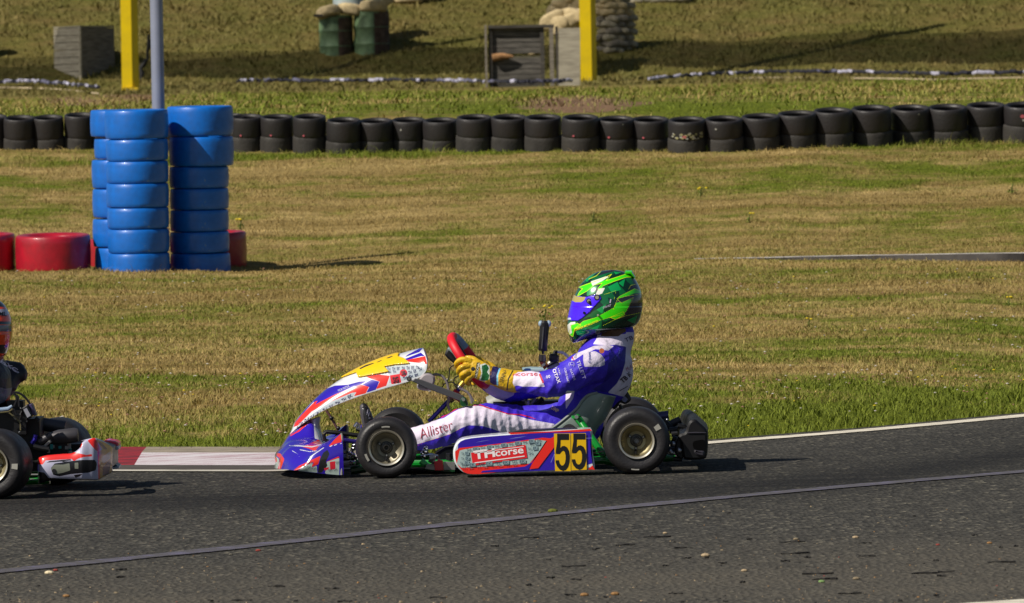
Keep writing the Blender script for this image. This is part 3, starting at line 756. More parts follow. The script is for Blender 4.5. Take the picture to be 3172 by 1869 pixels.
# red tyres
def redtyre(xl, xr, yt, yb, d, label, flare=1.0):
    x0, y0 = B4(xl, yb); x1, y1 = B4(xr, yt); r = (x1-x0)/2*d/FPX; h = (y0-y1)*d/FPX+.05
    me = tyre_mesh('tyre', r/1.02, h, r*.62, red, .03, 56, lumps=.01, seed=int(xl))
    c = W((x0+x1)/2, y0, d+.1); c.z -= .05
    put(me, c, label, 'tyre', 'red painted tyres on the grass', R(3), 0)
redtyre(-390,124,1050,1280,52.1,'red painted tyre cut off by the left frame edge')
redtyre(118,702,1055,1305,52.0,'whole red painted tyre standing alone left of the blue columns')
redtyre(682,1240,1085,1322,52.75,'red painted tyre mostly hidden behind the left side of the blue columns')
redtyre(1330,1898,1033,1280,52.9,'red painted tyre peeking out behind the right side of the blue columns')

# grey blue pole behind the blue tyres
def pole():
    d = 52.40; mb = MB(); p0 = W(489, 250, d); p1 = W(489, -22, d); p1.x = p0.x
    b = Vector((p0.x, d, float(G(p0.x,d))-.15)); r = 20*d/FPX
    mb.tube([b, Vector((p1.x, d, p1.z))], r, 24)
    cap = MB(); cap.ball((p1.x,d,p1.z), r*1.05)
    t = thing('pole', b, 'slim blue grey metal pole rising out of frame behind the blue tyre columns', 'pole')
    mb.build('shaft', mat('pole_grey',(136,142,162),.4,metal=.25,var=.1), t); cap.build('cap', mat('pole_grey',(118,128,160),.4), t)
pole()

# ================================================================ PAINTBALL FIELD
steel_y = mat('post_yellow',(238,204,2),.5,var=.12,vscale=3,chips=((150,120,50),(200,160,0)))
def ypost(pxl, pxr, pxs, pyb, d, label):
    """square steel post, one face to the camera and one seen at the right"""
    pm = (pxl+pxr)/2; d = 131.5; a = W(pm, pyb, d); L = W(pxl,pyb,d); Rr = W(pxr,pyb,d); wd = (Rr-L).length; dep = max(wd, (pxs-pxr)*d/FPX*1.0)
    mb = MB(); ang = R(0)
    # corner post turned a little so that its right flank shows
    c0 = Vector((L.x,d,0)); c1 = Vector((Rr.x,d+.02,0)); c2 = Vector((W(pxs,pyb,d).x, d+wd*.9,0)); c3 = c0+(c2-c1)
    z0, z1 = a.z-.15, a.z+8.6
    vs = [Vector((c.x,c.y,z)) for z in (z0,z1) for c in (c0,c1,c2,c3)]
    mb.add(vs, [(0,1,5,4),(1,2,6,5),(2,3,7,6),(3,0,4,7),(4,5,6,7),(3,2,1,0)])
    t = thing('post', a, label, 'post', 'yellow net posts')
    mb.build('shaft', [steel_y], t, smooth=0)
    bp = MB(); bp.box(((c0.x+c2.x)/2,(c0.y+c2.y)/2,a.z+.02),(wd*1.5,wd*1.5,.05)); bp.build('base_plate', [mat('post_foot',(196,165,20),.7,var=.2)], t, smooth=0)
    return a
pa = ypost(378,410,430,279,0,'left yellow square steel post, standing left of the grey pole')
pb = ypost(1799,1834,1850,266,0,'right yellow square steel post, beside the dark timber barrier')
# netting slung high between the posts (its shadow lies across the slope)
def net():
    mb = MB(); y = 131.8; zb = 5.7; zt = 9.8; x0, x1 = -16, 16; n = 0
    def top(x): return zt-.2+.13*x+.22*math.cos(x*.75)+.10*math.sin(x*1.9)
    r = .0023; x = x0
    while x < x1:
        zz = top(x); mb.add([(x-r,y-r,zb),(x+r,y-r,zb),(x+r,y+r,zb),(x-r,y+r,zb),(x-r,y-r,zz),(x+r,y-r,zz),(x+r,y+r,zz),(x-r,y+r,zz)],[(0,1,5,4),(1,2,6,5),(2,3,7,6),(3,0,4,7)]); x += .02
    z = zb
    while z < zt-.8: mb.add([(x0,y-r,z-r),(x1,y-r,z-r),(x1,y+r,z-r),(x0,y+r,z-r),(x0,y-r,z+r),(x1,y-r,z+r),(x1,y+r,z+r),(x0,y+r,z+r)],[(0,1,5,4),(1,2,6,5),(2,3,7,6),(3,0,4,7)]); z += .02
    xs = np.linspace(x0,x1,120); mb.tube([(x,y,top(x)) for x in xs],.012,6); mb.tube([(x,y,zb) for x in xs],.01,6)
    tag(mb.build('netting', mat('net_green',(38,48,34),.9), smooth=0, fix=False),'fine dark netting slung high between the yellow posts, out of frame','netting')
net()

wood = mat('wood_grey',(118,110,98),.85,var=.35,vscale=6,bump=.4,bscale=22,stretch=(.6,.6,5))
wood_d = mat('wood_dark',(66,62,56),.9,var=.35,vscale=6,bump=.4,bscale=22,stretch=(.6,.6,5))
wood_p = mat('wood_pale',(158,150,132),.85,var=.3,vscale=6,bump=.4,bscale=22,stretch=(.6,.6,5))
def crate_left():
    k = 1; z = B1
    # corner towards the camera
    base = hit(*z(780,764), 128, 150); d = base.y; s = d/FPX
    A = W(*z(520,665),d+.9); Bc = W(*z(775,764),d); Cc = W(*z(1100,655),d+.9)
    h = (764-262)/3.09125*s
    zt = Bc.z+h; 
    t = thing('timber_barrier', base, 'pale grey timber box barrier, corner on, standing left of the left yellow post', 'timber barrier')
    def side(P, Q, name, m, nb):
        o = MB(); u = (Q-P); u.z = 0; nrm = Vector((u.y,-u.x,0)).normalized()
        for i in range(nb):
            a = i/nb; za = -.25+(h+.25)*a; zb = -.25+(h+.25)*(a+1/nb)-.012
            vs = []
            for q, zz in ((P,za),(Q,za),(Q,zb),(P,zb)): vs += [Vector((q.x,q.y,Bc.z+zz))]
            vs2 = [v-nrm*.03 for v in vs]
            o.add(vs+vs2, [(0,1,2,3),(7,6,5,4),(0,4,5,1),(1,5,6,2),(2,6,7,3),(3,7,4,0)])
        return o.build(name, m, t, smooth=0)
    A2 = Vector((A.x,A.y,0)); B2_ = Vector((Bc.x,Bc.y,0)); C2 = Vector((Cc.x,Cc.y,0)); D2 = A2+(C2-B2_)
    side(A2,B2_,'side_panel',wood_p,9); side(B2_+Vector((.012,.0,0)),C2,'side_panel',wood,1)  # sunlit left face gets paler wood, right face darker: sun and shade in the colour
    side(C2,D2,'side_panel',wood,6); side(D2,A2,'side_panel',wood,6)
    tp = MB(); vs = [Vector((q.x,q.y,zt)) for q in (A2,B2_,C2,D2)]; vs = vs+[v+Vector((0,0,.03)) for v in vs]
    tp.add(vs,[(3,2,1,0),(4,5,6,7),(0,1,5,4),(1,2,6,5),(2,3,7,6),(3,0,4,7)]); tp.build('lid', wood_p, t, smooth=0)
    po = MB(); po.tube([Vector((B2_.x,B2_.y-.02,Bc.z-.2)),Vector((B2_.x,B2_.y-.02,zt))],.03,8); po.build('corner_post', wood_p, t)
crate_left()
def crate_right():
    z = B2; base = hit(*z(1580,520), 120, 150); d = base.y; s = d/FPX/1.93769
    def q(zx, zy, dd=0): return W(*z(zx,zy), d+dd)
    t = thing('timber_barrier', base, 'dark weathered timber barrier with an open slot, beside the right yellow post', 'timber barrier')
    H = q(1580,155)
    def panel(x0, x1, y0, y1, y_near, name, m, gaps=(), th=.05, nb=9, dx=0):
        o = MB(); hs = (y1-y0)/nb
        for i in range(nb):
            ya, yb = y0+hs*i, y0+hs*(i+1)-2
            if any(a <= (ya+yb)/2 <= b for a, b in gaps): continue
            P = q(x0,ya,y_near); Q = q(x1,yb,y_near)
            o.box(((P.x+Q.x)/2, P.y, (P.z+Q.z)/2), (abs(Q.x-P.x), th, abs(P.z-Q.z)))
        return o.build(name, m, t, smooth=0)
    # back boards seen between the two frames, posts, right flank
    panel(1400,1695,160,545,.09,'back_panel',mat('wood_mid',(84,80,74),.9,var=.5,vscale=6,bump=.4,bscale=22,stretch=(.6,.6,5)),gaps=[(320,350)],nb=12)
    sh = MB(); P = q(1400,338,.0); Q = q(1715,385,0); sh.box(((P.x+Q.x)/2,P.y+.25,(P.z+Q.z)/2),(Q.x-P.x,.3,.03)); sh.box(((P.x+Q.x)/2,P.y+.1,(P.z+Q.z)/2),(Q.x-P.x,.04,abs(P.z-Q.z)*.9)); sh.build('shelf', mat('wood_moss',(88,84,66),.9,var=.3), t, smooth=0)
    for x0, x1, dd, m in ((1357,1378,0,wood),(1380,1408,.05,wood_d),(1690,1722,.05,wood_d),(1745,1778,.0,wood)):
        o = MB(); P = q(x0,152,dd); Q = q(x1,548,dd); o.box(((P.x+Q.x)/2,P.y,(P.z+Q.z)/2),(Q.x-P.x,.09,P.z-Q.z)); o.build('post', m, t, smooth=0)
    o = MB(); P = q(1380,150,.0); Q = q(1775,168,0); o.box(((P.x+Q.x)/2,P.y+.2,(P.z+Q.z)/2),(Q.x-P.x,.5,.05)); o.build('top_board', wood_d, t, smooth=0)
    panel(1802,1932,170,535,-.06,'side_panel',wood_p,nb=5)
    o = MB(); P = q(1782,160,.02); Q = q(1806,545,.02); o.box(((P.x+Q.x)/2,P.y,(P.z+Q.z)/2),(Q.x-P.x,.08,P.z-Q.z)); o.build('side_panel', wood_d, t, smooth=0)
    # a log and a rag lying on the shelf
    lg = MB(); P = q(1405,348,-.02); Q = q(1530,340,-.02); lg.tube([P,P*.5+Q*.5+Vector((0,0,.02)),Q],[.07,.06,.02],10)
    tag(lg.build('log', mat('log_end',(150,110,70),.85,var=.3)),'short orange brown log on the shelf of the dark timber barrier','log')
    rg_ = MB(); rg_.ball(q(1640,326,.1),.045,0,8,(1.6,1,.5)); tag(rg_.build('sandbag', mat('sand',(160,142,104),.9,var=.2)),'small tan sandbag lying in the slot of the dark timber barrier','sandbag')
crate_right()

# sandbags
sand = [mat('sandbag_tan',(178,160,122),.95,var=.2,vscale=14,bump=.5,bscale=30), mat('sandbag_grey',(150,142,122),.95,var=.28,vscale=14,bump=.5,bscale=30), mat('sandbag_dark',(116,110,98),.95,var=.28,vscale=14,bump=.5,bscale=30)]
def bagmesh(mi, seed):
    mb = MB(); mb.ball((0,0,0),1,0,14); o = []
    for v in mb.v:
        v = Vector(v); p = .62; f = lambda a: math.copysign(abs(a)**p, a)
        q = Vector((f(v.x)*.26, f(v.y)*.16, f(v.z)*.115)); q += q.normalized()*.02*mnoise.noise(v*2+Vector((seed,0,0))); q.z -= .05*(abs(v.x)**2)*.5; o.append(q)
    mb.v = o; return mb.mesh('sandbag', sand[mi], (0,0,0), 60)
BAGS = [[bagmesh(m_, s*3+m_) for s in range(3)] for m_ in range(3)]
def bag(c, k, mi, label, group=None, ry=0, rz=0, rx=0):
    o = bpy.data.objects.new('sandbag', rr.choice(BAGS[mi])); COL.objects.link(o); o.location = c; o.scale = (k,k,k); o.rotation_euler = (rx,ry,rz); tag(o, label, 'sandbag', group)
def drums():
    z = B2; green = mat('drum_green',(96,120,86),.6,metal=.1,var=.45,vscale=5,bump=.1); rust = mat('drum_rust',(74,58,46),.8,var=.4,vscale=9)
    for (x0,x1,yt,yb,dd,lab) in ((363,568,92,338,0,'left green oil drum with rusty right side, under sandbags'),(572,788,60,332,.12,'right green oil drum, darker and taller, under sandbags')):
        p = hit(*z((x0+x1)/2,yb), 120,170); d = p.y; r = (x1-x0)/2/1.93769*d/FPX; h = (yb-yt)/1.93769*d/FPX; c = Vector((p.x,p.y+r,p.z-.1))
        t = thing('oil_drum', c, lab, 'oil drum', 'oil drums of the sandbag post')
        mb = MB(); H = h+.1
        prof = [(0.001,0),(r*.97,0),(r,.02),(r*.97,.04)]+[(r*.97,H*.33-.03),(r*1.02,H*.33),(r*.97,H*.33+.03),(r*.97,H*.66-.03),(r*1.02,H*.66),(r*.97,H*.66+.03),(r*.97,H-.03),(r,H-.015),(r*.97,H),(r*.9,H-.02),(.001,H-.02)]
        mb.lathe(prof, c, 'Z', 36); b = mb.build('body', [green], t, smooth=30)
        # rusted flank: same drum, a patch of its sheet turned brown
        ru = MB(); n = 18
        vs = []
        for i in range(9):
            for j in range(n): a = R(-80+j*(95/(n-1))); jag = .04*mnoise.noise(Vector((i*.9,j*.5,c.x))); vs.append(c+Vector((math.cos(a)*r*1.005+0, math.sin(a)*r*1.005, .05+(H-.1)*i/8+jag)))
        ru.add(vs, [(i*n+j,i*n+j+1,(i+1)*n+j+1,(i+1)*n+j) for i in range(8) for j in range(n-1)]); ru.build('rust_patch', [rust], t)
        if x0 == 363: base = p; DD = d; HH = c.z+H
    g = 'sandbags on the oil drums'
    def q(zx, zy, dd=.3): return W(*z(zx,zy), DD+dd)
    for i,(zx,zy,k,a,l) in enumerate(((420,72,1.05,-.15,'tan sandbag at the left end of the row on the green drums'),(550,52,1.05,.1,'tan sandbag in the middle on the green drums, below the pale canister'),(690,38,1.15,.0,'large rounded sandbag on the right green drum'),(465,92,.7,.5,'small tan sandbag sagging over the rim of the left green drum'),(745,15,.9,-.2,'sandbag on top at the right end of the green drums'))):
        bag(q(zx,zy-3+6*(i%2),.05+.1*(i%2)), k*.92, 0, l, g, a*1.6, .35*(i-2))
    cn = MB(); c = q(540,48,.5); cn.lathe([(.001,0),(.30,0),(.31,.03),(.29,.06),(.29,.5),(.31,.53),(.30,.9),(.001,.9)], c, 'Z', 30)
    t = thing('canister', c, 'pale blue grey canister standing among the sandbags on the drums', 'canister'); cn.build('body', mat('canister',(136,148,150),.5,var=.15), t)
    cp = MB(); cp.tube([c+Vector((0,0,.9)),c+Vector((0,0,.95))],.12,16); cp.build('cap', mat('canister_cap',(70,74,80),.5), t)
    for zx, zy, l in ((760,-6,'tan sandbag on the slope right behind the oil drums'),(905,4,'yellowish sandbag on the slope farther right of the oil drums'),(1010,-10,'grey sandbag at the top edge of the photo right of the oil drums')):
        p = hit(*z(zx,zy+12), 120,180); bag(p+Vector((0,0,.1)), 1.1, 0 if zx < 1000 else 1, l, 'loose sandbags on the slope')
    pl = MB(); P = q(335,95,.1); Q = q(470,80,.1); pl.box(((P.x+Q.x)/2,P.y,P.z-.0),(Q.x-P.x,.3,.05)); tag(pl.build('plank', wood_d, smooth=0),'short dark plank jutting out left under the sandbags of the oil drums','plank')
drums()
def sandpile():
    z = B2; lab1 = 'sandbag stacked in the tall sandbag wall behind the right yellow post'; g = 'sandbags of the tall wall'
    b0 = hit(*z(2140,335), 120, 170); D = b0.y; s = D/FPX/1.93769
    lines = [(2055,2235,300),(2050,2245,262),(2045,2248,224),(2042,2250,186),(2040,2252,148),(2035,2248,110),(2030,2245,72),(2030,2235,34),(2030,2225,-4),(2025,2215,-40)]
    for j,(a,b,y) in enumerate(lines):
        n = 4
        for i in range(n):
            zx = a+(b-a)*(i+.5+(.25 if j%2 else -.2))/n; ph = (i+.5)/n; dd = .42*abs(ph-.45)**1.3*2
            c = W(*z(zx,y), D+.15+dd); mi = rr.choice([1,1,2]) if y > 90 else rr.choice([0,0,1])
            bag(c, (b-a)/n*s/.30*rr.uniform(.95,1.15), mi, lab1, g, rr.uniform(-.25,.25), rr.uniform(-.4,.4))
    lab2 = 'pale sandbag heaped on the timber barrier, left of the right yellow post'; g2 = 'sandbags heaped on the timber barrier'
    for zx, zy, k in ((1790,140,1.25),(1880,120,1.3),(1765,108,1.0),(1850,160,1.2),(1905,95,1.2),(1830,75,1.2),(1900,55,1.15),(1845,35,1.1),(1900,15,1.1),(1835,5,1.0),(1900,-25,1.2)):
        bag(W(*z(zx,zy), D-1.5 if zy > 90 else D-1.2), k, 0, lab2, g2, rr.uniform(-.5,.5), rr.uniform(-.5,.5))
    p = hit(*z(2400,12), 120, 185)
    for i in range(3): bag(p+Vector((i*.33-.3,.1,.08)), 1.1, 1, 'grey sandbag at the top photo edge, right of the sandbag wall', 'sandbags at the top edge')
    # dark thing at the left edge: its shadow only reaches the slope
    p = hit(-150, 175, 120, 185)
    for j in range(4):
        for i in range(3): bag(p+Vector((i*.36-.4+.1*(j%2),.1,.1+j*.16)), 1.2, 1, 'sandbag of the low heap just outside the left frame edge', 'sandbags of the heap left of the frame')
sandpile()

# black and white striped edging along the foot of the slope
def edging(pts, label, name='striped_edging', seed=0):
    rg = random.Random(seed); mb = MB(); Q = catmull(pts, 110); x = 0; P = [hit(a,b,118,150) for a,b in Q]; i = 0
    while i < len(P)-3:
        L = rg.choice([1,1,2,2,3]); mi = 0 if rg.random() < .5 else rg.choice([1,1,2])
        pts_ = [P[j]+Vector((0,rg.uniform(-.04,.04),.085+rg.uniform(0,.03))) for j in range(i,min(i+L+1,len(P)))]
        mb.tube(pts_,[rg.uniform(.026,.036) for _ in pts_],6,mi); i += L
    tag(mb.build(name, [mat('edging_black',(30,30,44),.7), mat('edging_white',(178,176,196),.6), mat('edging_grey',(96,96,120),.7)], smooth=0), label, 'edging')
edging([(-60,271),(0,271),(80,268),(160,272),(240,280),(310,288)],'black and white striped edging at the left, below the pale timber box',seed=1)
edging([(735,268),(840,265),(1000,266),(1200,264),(1380,266),(1480,268),(1560,272),(1650,272),(1780,268)],'black and white striped edging in the middle, below the oil drums',seed=2)
edging([(2010,262),(2100,253),(2180,247),(2300,241),(2420,238),(2560,238),(2700,240),(2850,244),(3000,250),(3172,262),(3260,268)],'long black and white striped edging curving along the slope at the right',seed=3)
def wire(pts, label):
    mb = MB(); mb.tube([hit(a,b,110,150)+Vector((0,0,.03)) for a,b in catmull(pts,40)],.014,6); tag(mb.build('hose', mat('hose_pale',(190,172,140),.7)), label, 'hose')
wire([(-60,277),(60,278),(160,281),(240,288),(305,296)],'thin pale hose lying in the grass at the left below the striped edging')
wire([(2190,255),(2350,247),(2550,247),(2800,251),(3000,259),(3200,272)],'thin pale hose lying in the grass at the right below the striped edging')
def strap():
    d = hit(440,250,110,140).y; mb = MB(); z = B1
    mb.tube([W(*z(x,y),d) for x,y in ((1420,330),(1430,440),(1412,490),(1415,560),(1370,620),(1345,660),(1360,700),(1350,765))],[.02,.05,.03,.03,.05,.04,.05,.03],8)
    o = mb.build('guy_strap', mat('strap_black',(30,30,30),.8)); tag(o,'black kinked guy strap between the left yellow post and the grey pole','strap')
strap()
# ================================================================ KARTS
N_, C_, F_ = 30.0, 30.68, 31.35
rub = mat('tyre_rubber',(33,31,33),.48,var=.18,vscale=30,bump=.15,bscale=120)
rim_mg = mat('rim_magnesium',(166,156,122),.42,metal=.75,var=.12,vscale=30)
rim_lip = mat('rim_lip',(215,208,190),.28,metal=.8)
steel = mat('steel',(170,170,175),.3,metal=.9)
chrome = mat('chrome',(200,200,205),.15,metal=1.0)
blackp = mat('black_plastic',(26,26,30),.38,var=.15,vscale=20)
blackm = mat('black_metal',(22,22,24),.45,metal=.3)
dgrey = mat('dark_grey',(66,66,70),.5,var=.15)
lgrey = mat('light_grey',(170,166,172),.5,var=.08)
greenf = mat('frame_green',(8,128,38),.3,coat=.6)
dgreen = mat('frame_green_dark',(10,66,32),.35,coat=.5)
redp = mat('red_anodised',(170,20,36),.35,coat=.4)
bluep = mat('blue_anodised',(60,50,140),.25,metal=.7)
alu = mat('aluminium',(150,150,148),.42,metal=.7,var=.2,vscale=25)
gold = mat('gold_metal',(190,160,70),.35,metal=.8)
white_p = mat('white_plastic',(222,224,228),.3,coat=.5)

def wheel_meshes(r, wd, front=True, marks=()):
    """outer face at y=0, goes back to y=wd; axis Y; centre at origin"""
    rr_ = .0742; t = MB()
    prof = [(rr_+.001,.010),(rr_+.004,.002),(r*.70,-.006),(r*.82,-.008),(r*.90,-.002),(r*.955,.010),(r*.985,.024),(r,.045),(r*1.002,wd*.5),(r,wd-.045),(r*.985,wd-.024),(r*.955,wd-.01),(r*.82,wd+.008),(rr_+.004,wd-.002),(rr_+.001,wd-.01)]
    t.lathe(prof, (0,0,0), 'Y', 96)
    for a0, a1, r0, r1 in marks:
        n = 8; vs = []
        for i in range(n+1):
            a = R(a0+(a1-a0)*i/n); vs += [Vector((math.cos(a)*r0, -.0095, math.sin(a)*r0)), Vector((math.cos(a)*r1,-.0095,math.sin(a)*r1))]
        t.add(vs, [(2*i,2*i+1,2*i+3,2*i+2) for i in range(n)], 1)
    tm = t.mesh('tyre', [rub, mat('tyre_print',(150,148,140),.7)], (0,0,0), 40)
    m = MB()
    dp = .045 if front else .062
    prof = [(.0742,.012),(.0772,-.004),(.0755,-.009),(.0690,-.006),(.0662,.006),(.0650,dp*.55),(.060,dp*.7),(.044,dp*.86),(.040,dp*.95),(.026,dp),(.001,dp)]
    sel = [1,1,1,1,0,0,0,0,0,0]
    bp_ = [(.001,wd-.045),(.03,wd-.045),(.064,wd-.03),(.068,wd-.002),(.0755,wd),(.0742,wd-.012)]
    m.lathe(prof+bp_, (0,0,0), 'Y', 72, msel=sel+[0,0,0,0,1,1])
    rm = m.mesh('rim', [mat('rim_grey',(140,134,116),.42,metal=.7,var=.15,vscale=30) if front else rim_mg, rim_lip], (0,0,0), 30)
    h = MB()
    h.lathe([(.001,dp-.012),(.009,dp-.012),(.010,dp-.034),(.0125,dp-.034),(.0135,dp-.020),(.0195,dp-.018),(.021,dp-.004),(.0275,dp-.003),(.028,dp+.002)], (0,0,0), 'Y', 32, msel=[1,1,1,1,1,0,1,0])
    for k in range(3):
        a = R(30+120*k); c = (math.cos(a)*.033,0,math.sin(a)*.033); h.tube([Vector(c)+Vector((0,dp-.012,0)),Vector(c)+Vector((0,dp+.002,0))],.0075,8,1); h.tube([Vector(c)+Vector((0,dp-.014,0)),Vector(c)+Vector((0,dp-.011,0))],.004,8,0)
    h.tube([Vector((0,dp+.0,-.040)),Vector((0,dp-.034,-.054))],.0060,8,2)
    hm = h.mesh('wheel', [alu, mat('hub_dark',(70,68,64),.4,metal=.6), blackp], (0,0,0), 30)
    return hm, tm, rm
WM_F = wheel_meshes(.1322, .125, True, [(102,80,.088,.094),(195,215,.088,.098)])
WM_R = wheel_meshes(.1433, .195, False, [(30,42,.093,.118),(-98,-82,.119,.124)])
def add_wheel(root, ms, c, flip=False, spin=0, steer=0, local=False):
    h = bpy.data.objects.new('wheel', ms[0]); COL.objects.link(h); h.parent = root
    h.location = Vector(c) if local else Vector(c)-origin_of(root)
    h.rotation_mode = 'XYZ'; h.rotation_euler = (Matrix.Rotation(R(steer)+(math.pi if flip else 0),3,'Z')@Matrix.Rotation(R(spin),3,'Y')).to_euler()
    for nm, me in (('tyre',ms[1]),('rim',ms[2])):
        o = bpy.data.objects.new(nm, me); COL.objects.link(o); o.parent = h
    return h

k0 = W(1972,1363,N_); K1O = Vector((k0.x, C_, 0))
kart = thing('racing_kart', K1O, 'whole racing kart in purple, red and white with number 55 on yellow', 'go-kart', 'racing karts on the track')
fw = W(1197,1390,30.06); fw.z = .1315; rw = W(1972,1363,30.0); rw.z = .143
add_wheel(kart, WM_F, fw, spin=0, steer=1); add_wheel(kart, WM_F, (fw.x+.03,31.26,fw.z), flip=True, steer=-3)
add_wheel(kart, WM_R, rw, spin=4); add_wheel(kart, WM_R, (rw.x,31.36,rw.z), flip=True, spin=50)

# white print on the far rear tyre shoulder is part of that tyre mesh already
# ---- frame
def P_(z, pts, d): return [W(*z(x,y), dd) for (x,y), dd in zip(pts, d if isinstance(d,list) else [d]*len(pts))]
fr = MB()
zf = .048; zr = .075
x_f = fw.x; x_r = rw.x
def tubez(pts, r=.015, mi=0, m=fr, n=10): m.tube([Vector(p) for p in pts], r, n, mi)
for sg in (-1,1):
    yy = C_+sg*.33
    tubez([(x_f-.10,C_+sg*.22,zf+.02),(x_f+.05,C_+sg*.30,zf),(x_f+.35,yy,zf),(x_f+.75,C_+sg*.36,zf),(x_r-.15,C_+sg*.34,zf+.005),(x_r+.05,C_+sg*.33,zr-.02),(x_r+.17,C_+sg*.33,zr-.015)],.0155)
for x in (x_f-.08,x_f+.30,x_f+.62,x_r-.12): tubez([(x,C_-.33,zf),(x,C_+.33,zf)],.014)
fr.build('frame', [greenf], kart)
# seat struts seen between the pod and the rear wheel
st = MB(); st.tube(P_(Z3,[(395,515),(470,610),(640,860),(800,1085)],[C_-.27,C_-.29,C_-.40,C_-.42]), [.017,.0165,.015,.015], 12)
st.tube(P_(Z3,[(395,500),(395,540)],C_-.275), .022, 16)
st.build('seat_strut', [greenf], kart); st = MB()
st.tube(P_(Z3,[(640,1150),(790,1140),(900,1170),(1050,1195)],C_-.42), .0165, 12)
st.build('frame_rail', [greenf], kart); st = MB(); st.tube(P_(Z3,[(1640,1115),(1800,1105)],C_-.42), .0155, 12); st.build('frame_rail', [greenf], kart)
bo = MB(); bo.tube([W(*Z3(398,518),C_-.32),W(*Z3(398,518),C_-.298)], .0085, 14, 0); bo.build('bolt', [chrome], kart)
wi = MB(); wi.tube(P_(Z3,[(600,1040),(700,1030),(800,1008)],C_-.5), .0022, 6); wi.tube(P_(Z3,[(600,1085),(700,1075),(800,1055)],C_-.5), .0022, 6, 1); wi.build('brake_line', [mat('line_pink',(170,130,130),.4), blackp], kart)
ax = MB(); ax.tube([Vector((x_r,30.05,.143)),Vector((x_r,31.31,.143))], .02, 16); ax.build('rear_axle', [steel], kart)
fl = MB(); fl.box(((x_f+x_f+.62)/2+.02,C_,zf-.018),(.66,.58,.004)); fl.build('floor_pan', [alu], kart, smooth=0)
sp = MB()
tubez([(x_f,30.18,.118),(x_f,31.2,.118)],.009,0,sp); tubez([(x_f+.03,30.2,.09),(x_f+.03,31.15,.09)],.007,1,sp)
for y in (30.24,31.12): sp.tube([Vector((x_f,y,.06)),Vector((x_f,y,.18))],.013,10,1); sp.box((x_f,y,.12),(.05,.05,.07),mi=0)
sp.build('front_spindle', [steel, dgrey], kart)

# ---- front bumper bars and little hardware between nose and wheel
hb = MB()
hb.tube(P_(Z1,[(590,985),(620,960),(760,975),(950,1000)],C_-.20), .0095, 8, 0)
hb.tube(P_(Z1,[(700,1030),(790,1045),(950,1065)],C_-.33), .0095, 8, 1)
hb.tube(P_(Z1,[(590,985),(600,1040),(640,1060)],C_-.20), .0085, 8, 0)
hb.tube(P_(Z1,[(770,1280),(850,1275),(910,1270)],C_-.30), .0115, 10, 2)
hb.tube(P_(Z1,[(770,1235),(830,1230),(900,1232)],C_-.27), .008, 8, 0)
hb.tube(P_(Z1,[(780,1170),(830,1165),(900,1185)],C_-.30), .005, 8, 0)
for a,b,r_,mi in ((850,1175,.010,3),(880,1195,.012,3),(905,1225,.009,0),(855,1215,.009,3),(870,1270,.012,3),(900,1100,.012,3),(890,1130,.010,3)): hb.ball(W(*Z1(a,b),C_-.36), r_, mi, 8)
hb.tube(P_(Z1,[(890,1085),(870,1160),(880,1250)],C_-.34), .008, 8, 0)
hb.tube(P_(Z1,[(905,1035),(935,1120),(930,1200)],C_-.30), .010, 8, 2)
hb.build('front_bumper_bar', [blackm, bluep, lgrey, chrome], kart)
gb = MB(); gb.tube(P_(Z1,[(860,1350),(960,1330),(1010,1330)],C_-.28), [.018,.02,.018], 10); gb.tube(P_(Z1,[(860,1260),(940,1270),(990,1300)],C_-.25), .014, 10); gb.build('lower_frame_tube', [dgreen], kart)
sb = MB(); sb.tube(P_(Z1,[(905,915),(925,885),(950,900),(945,930),(910,925)],C_-.22), .012, 10); sb.tube(P_(Z1,[(930,930),(990,950)],C_-.22), .011, 10); sb.build('pedal', [chrome], kart)
rod = MB(); rod.tube(P_(Z1,[(612,745),(660,815),(700,885),(735,950)],C_-.10), .0055, 6, 0)
for a,b in ((665,825),(735,925)): rod.ball(W(*Z1(a,b),C_-.11), .009, 1, 8)
rod.tube(P_(Z1,[(655,825),(690,820)],C_-.11), .005, 6, 1)
rod.build('panel_stay', [mat('stay_brown',(92,60,58),.5), blackm], kart)
sd = MB()   # hardware behind the front wheel, under the driver's legs
for a,b,r_,mi in ((1610,1130,.011,0),(1600,1160,.013,0),(1575,1180,.010,0),(1620,1175,.009,1),(1590,1205,.010,0),(1690,1210,.012,2)): sd.ball(W(*Z1(a,b),C_-.45), r_, mi, 8)
sd.tube(P_(Z1,[(1560,1200),(1660,1190),(1730,1205)],C_-.45), .008, 8, 0); sd.tube(P_(Z1,[(1650,1225),(1700,1215)],C_-.46), .013, 10, 2); sd.tube(P_(Z1,[(1640,1240),(1700,1270)],C_-.44), .009, 8, 2)
sd.tube(P_(Z1,[(1840,1175),(1845,1245)],C_-.42), .0135, 14, 1); sd.tube(P_(Z1,[(1835,1240),(1880,1245)],C_-.42), .005, 8, 0)
sd.build('track_rod', [chrome, blackp, alu], kart)
rp = MB(); rp.prism(ZZ(Z1,[(1690,1262),(1720,1255),(1735,1240),(1780,1252),(1786,1348),(1700,1350)]), C_-.48, C_-.44, bev=.002); rp.build('pod_bracket', [redp], kart, smooth=20)
ap = MB(); ap.prism(ZZ(Z1,[(1785,1262),(1905,1262),(1905,1345),(1785,1345)]), C_-.43, C_-.40, bev=.002); ap.prism(ZZ(Z1,[(1620,1290),(1690,1275),(1700,1345),(1600,1330)]), C_-.38, C_-.36); ap.build('side_bracket', [alu], kart, smooth=20)
dg = MB(); dg.tube(P_(Z1,[(1560,1250),(1640,1320),(1800,1350),(1900,1350)],C_-.36), .014, 10); dg.build('lower_frame_tube', [dgreen], kart)

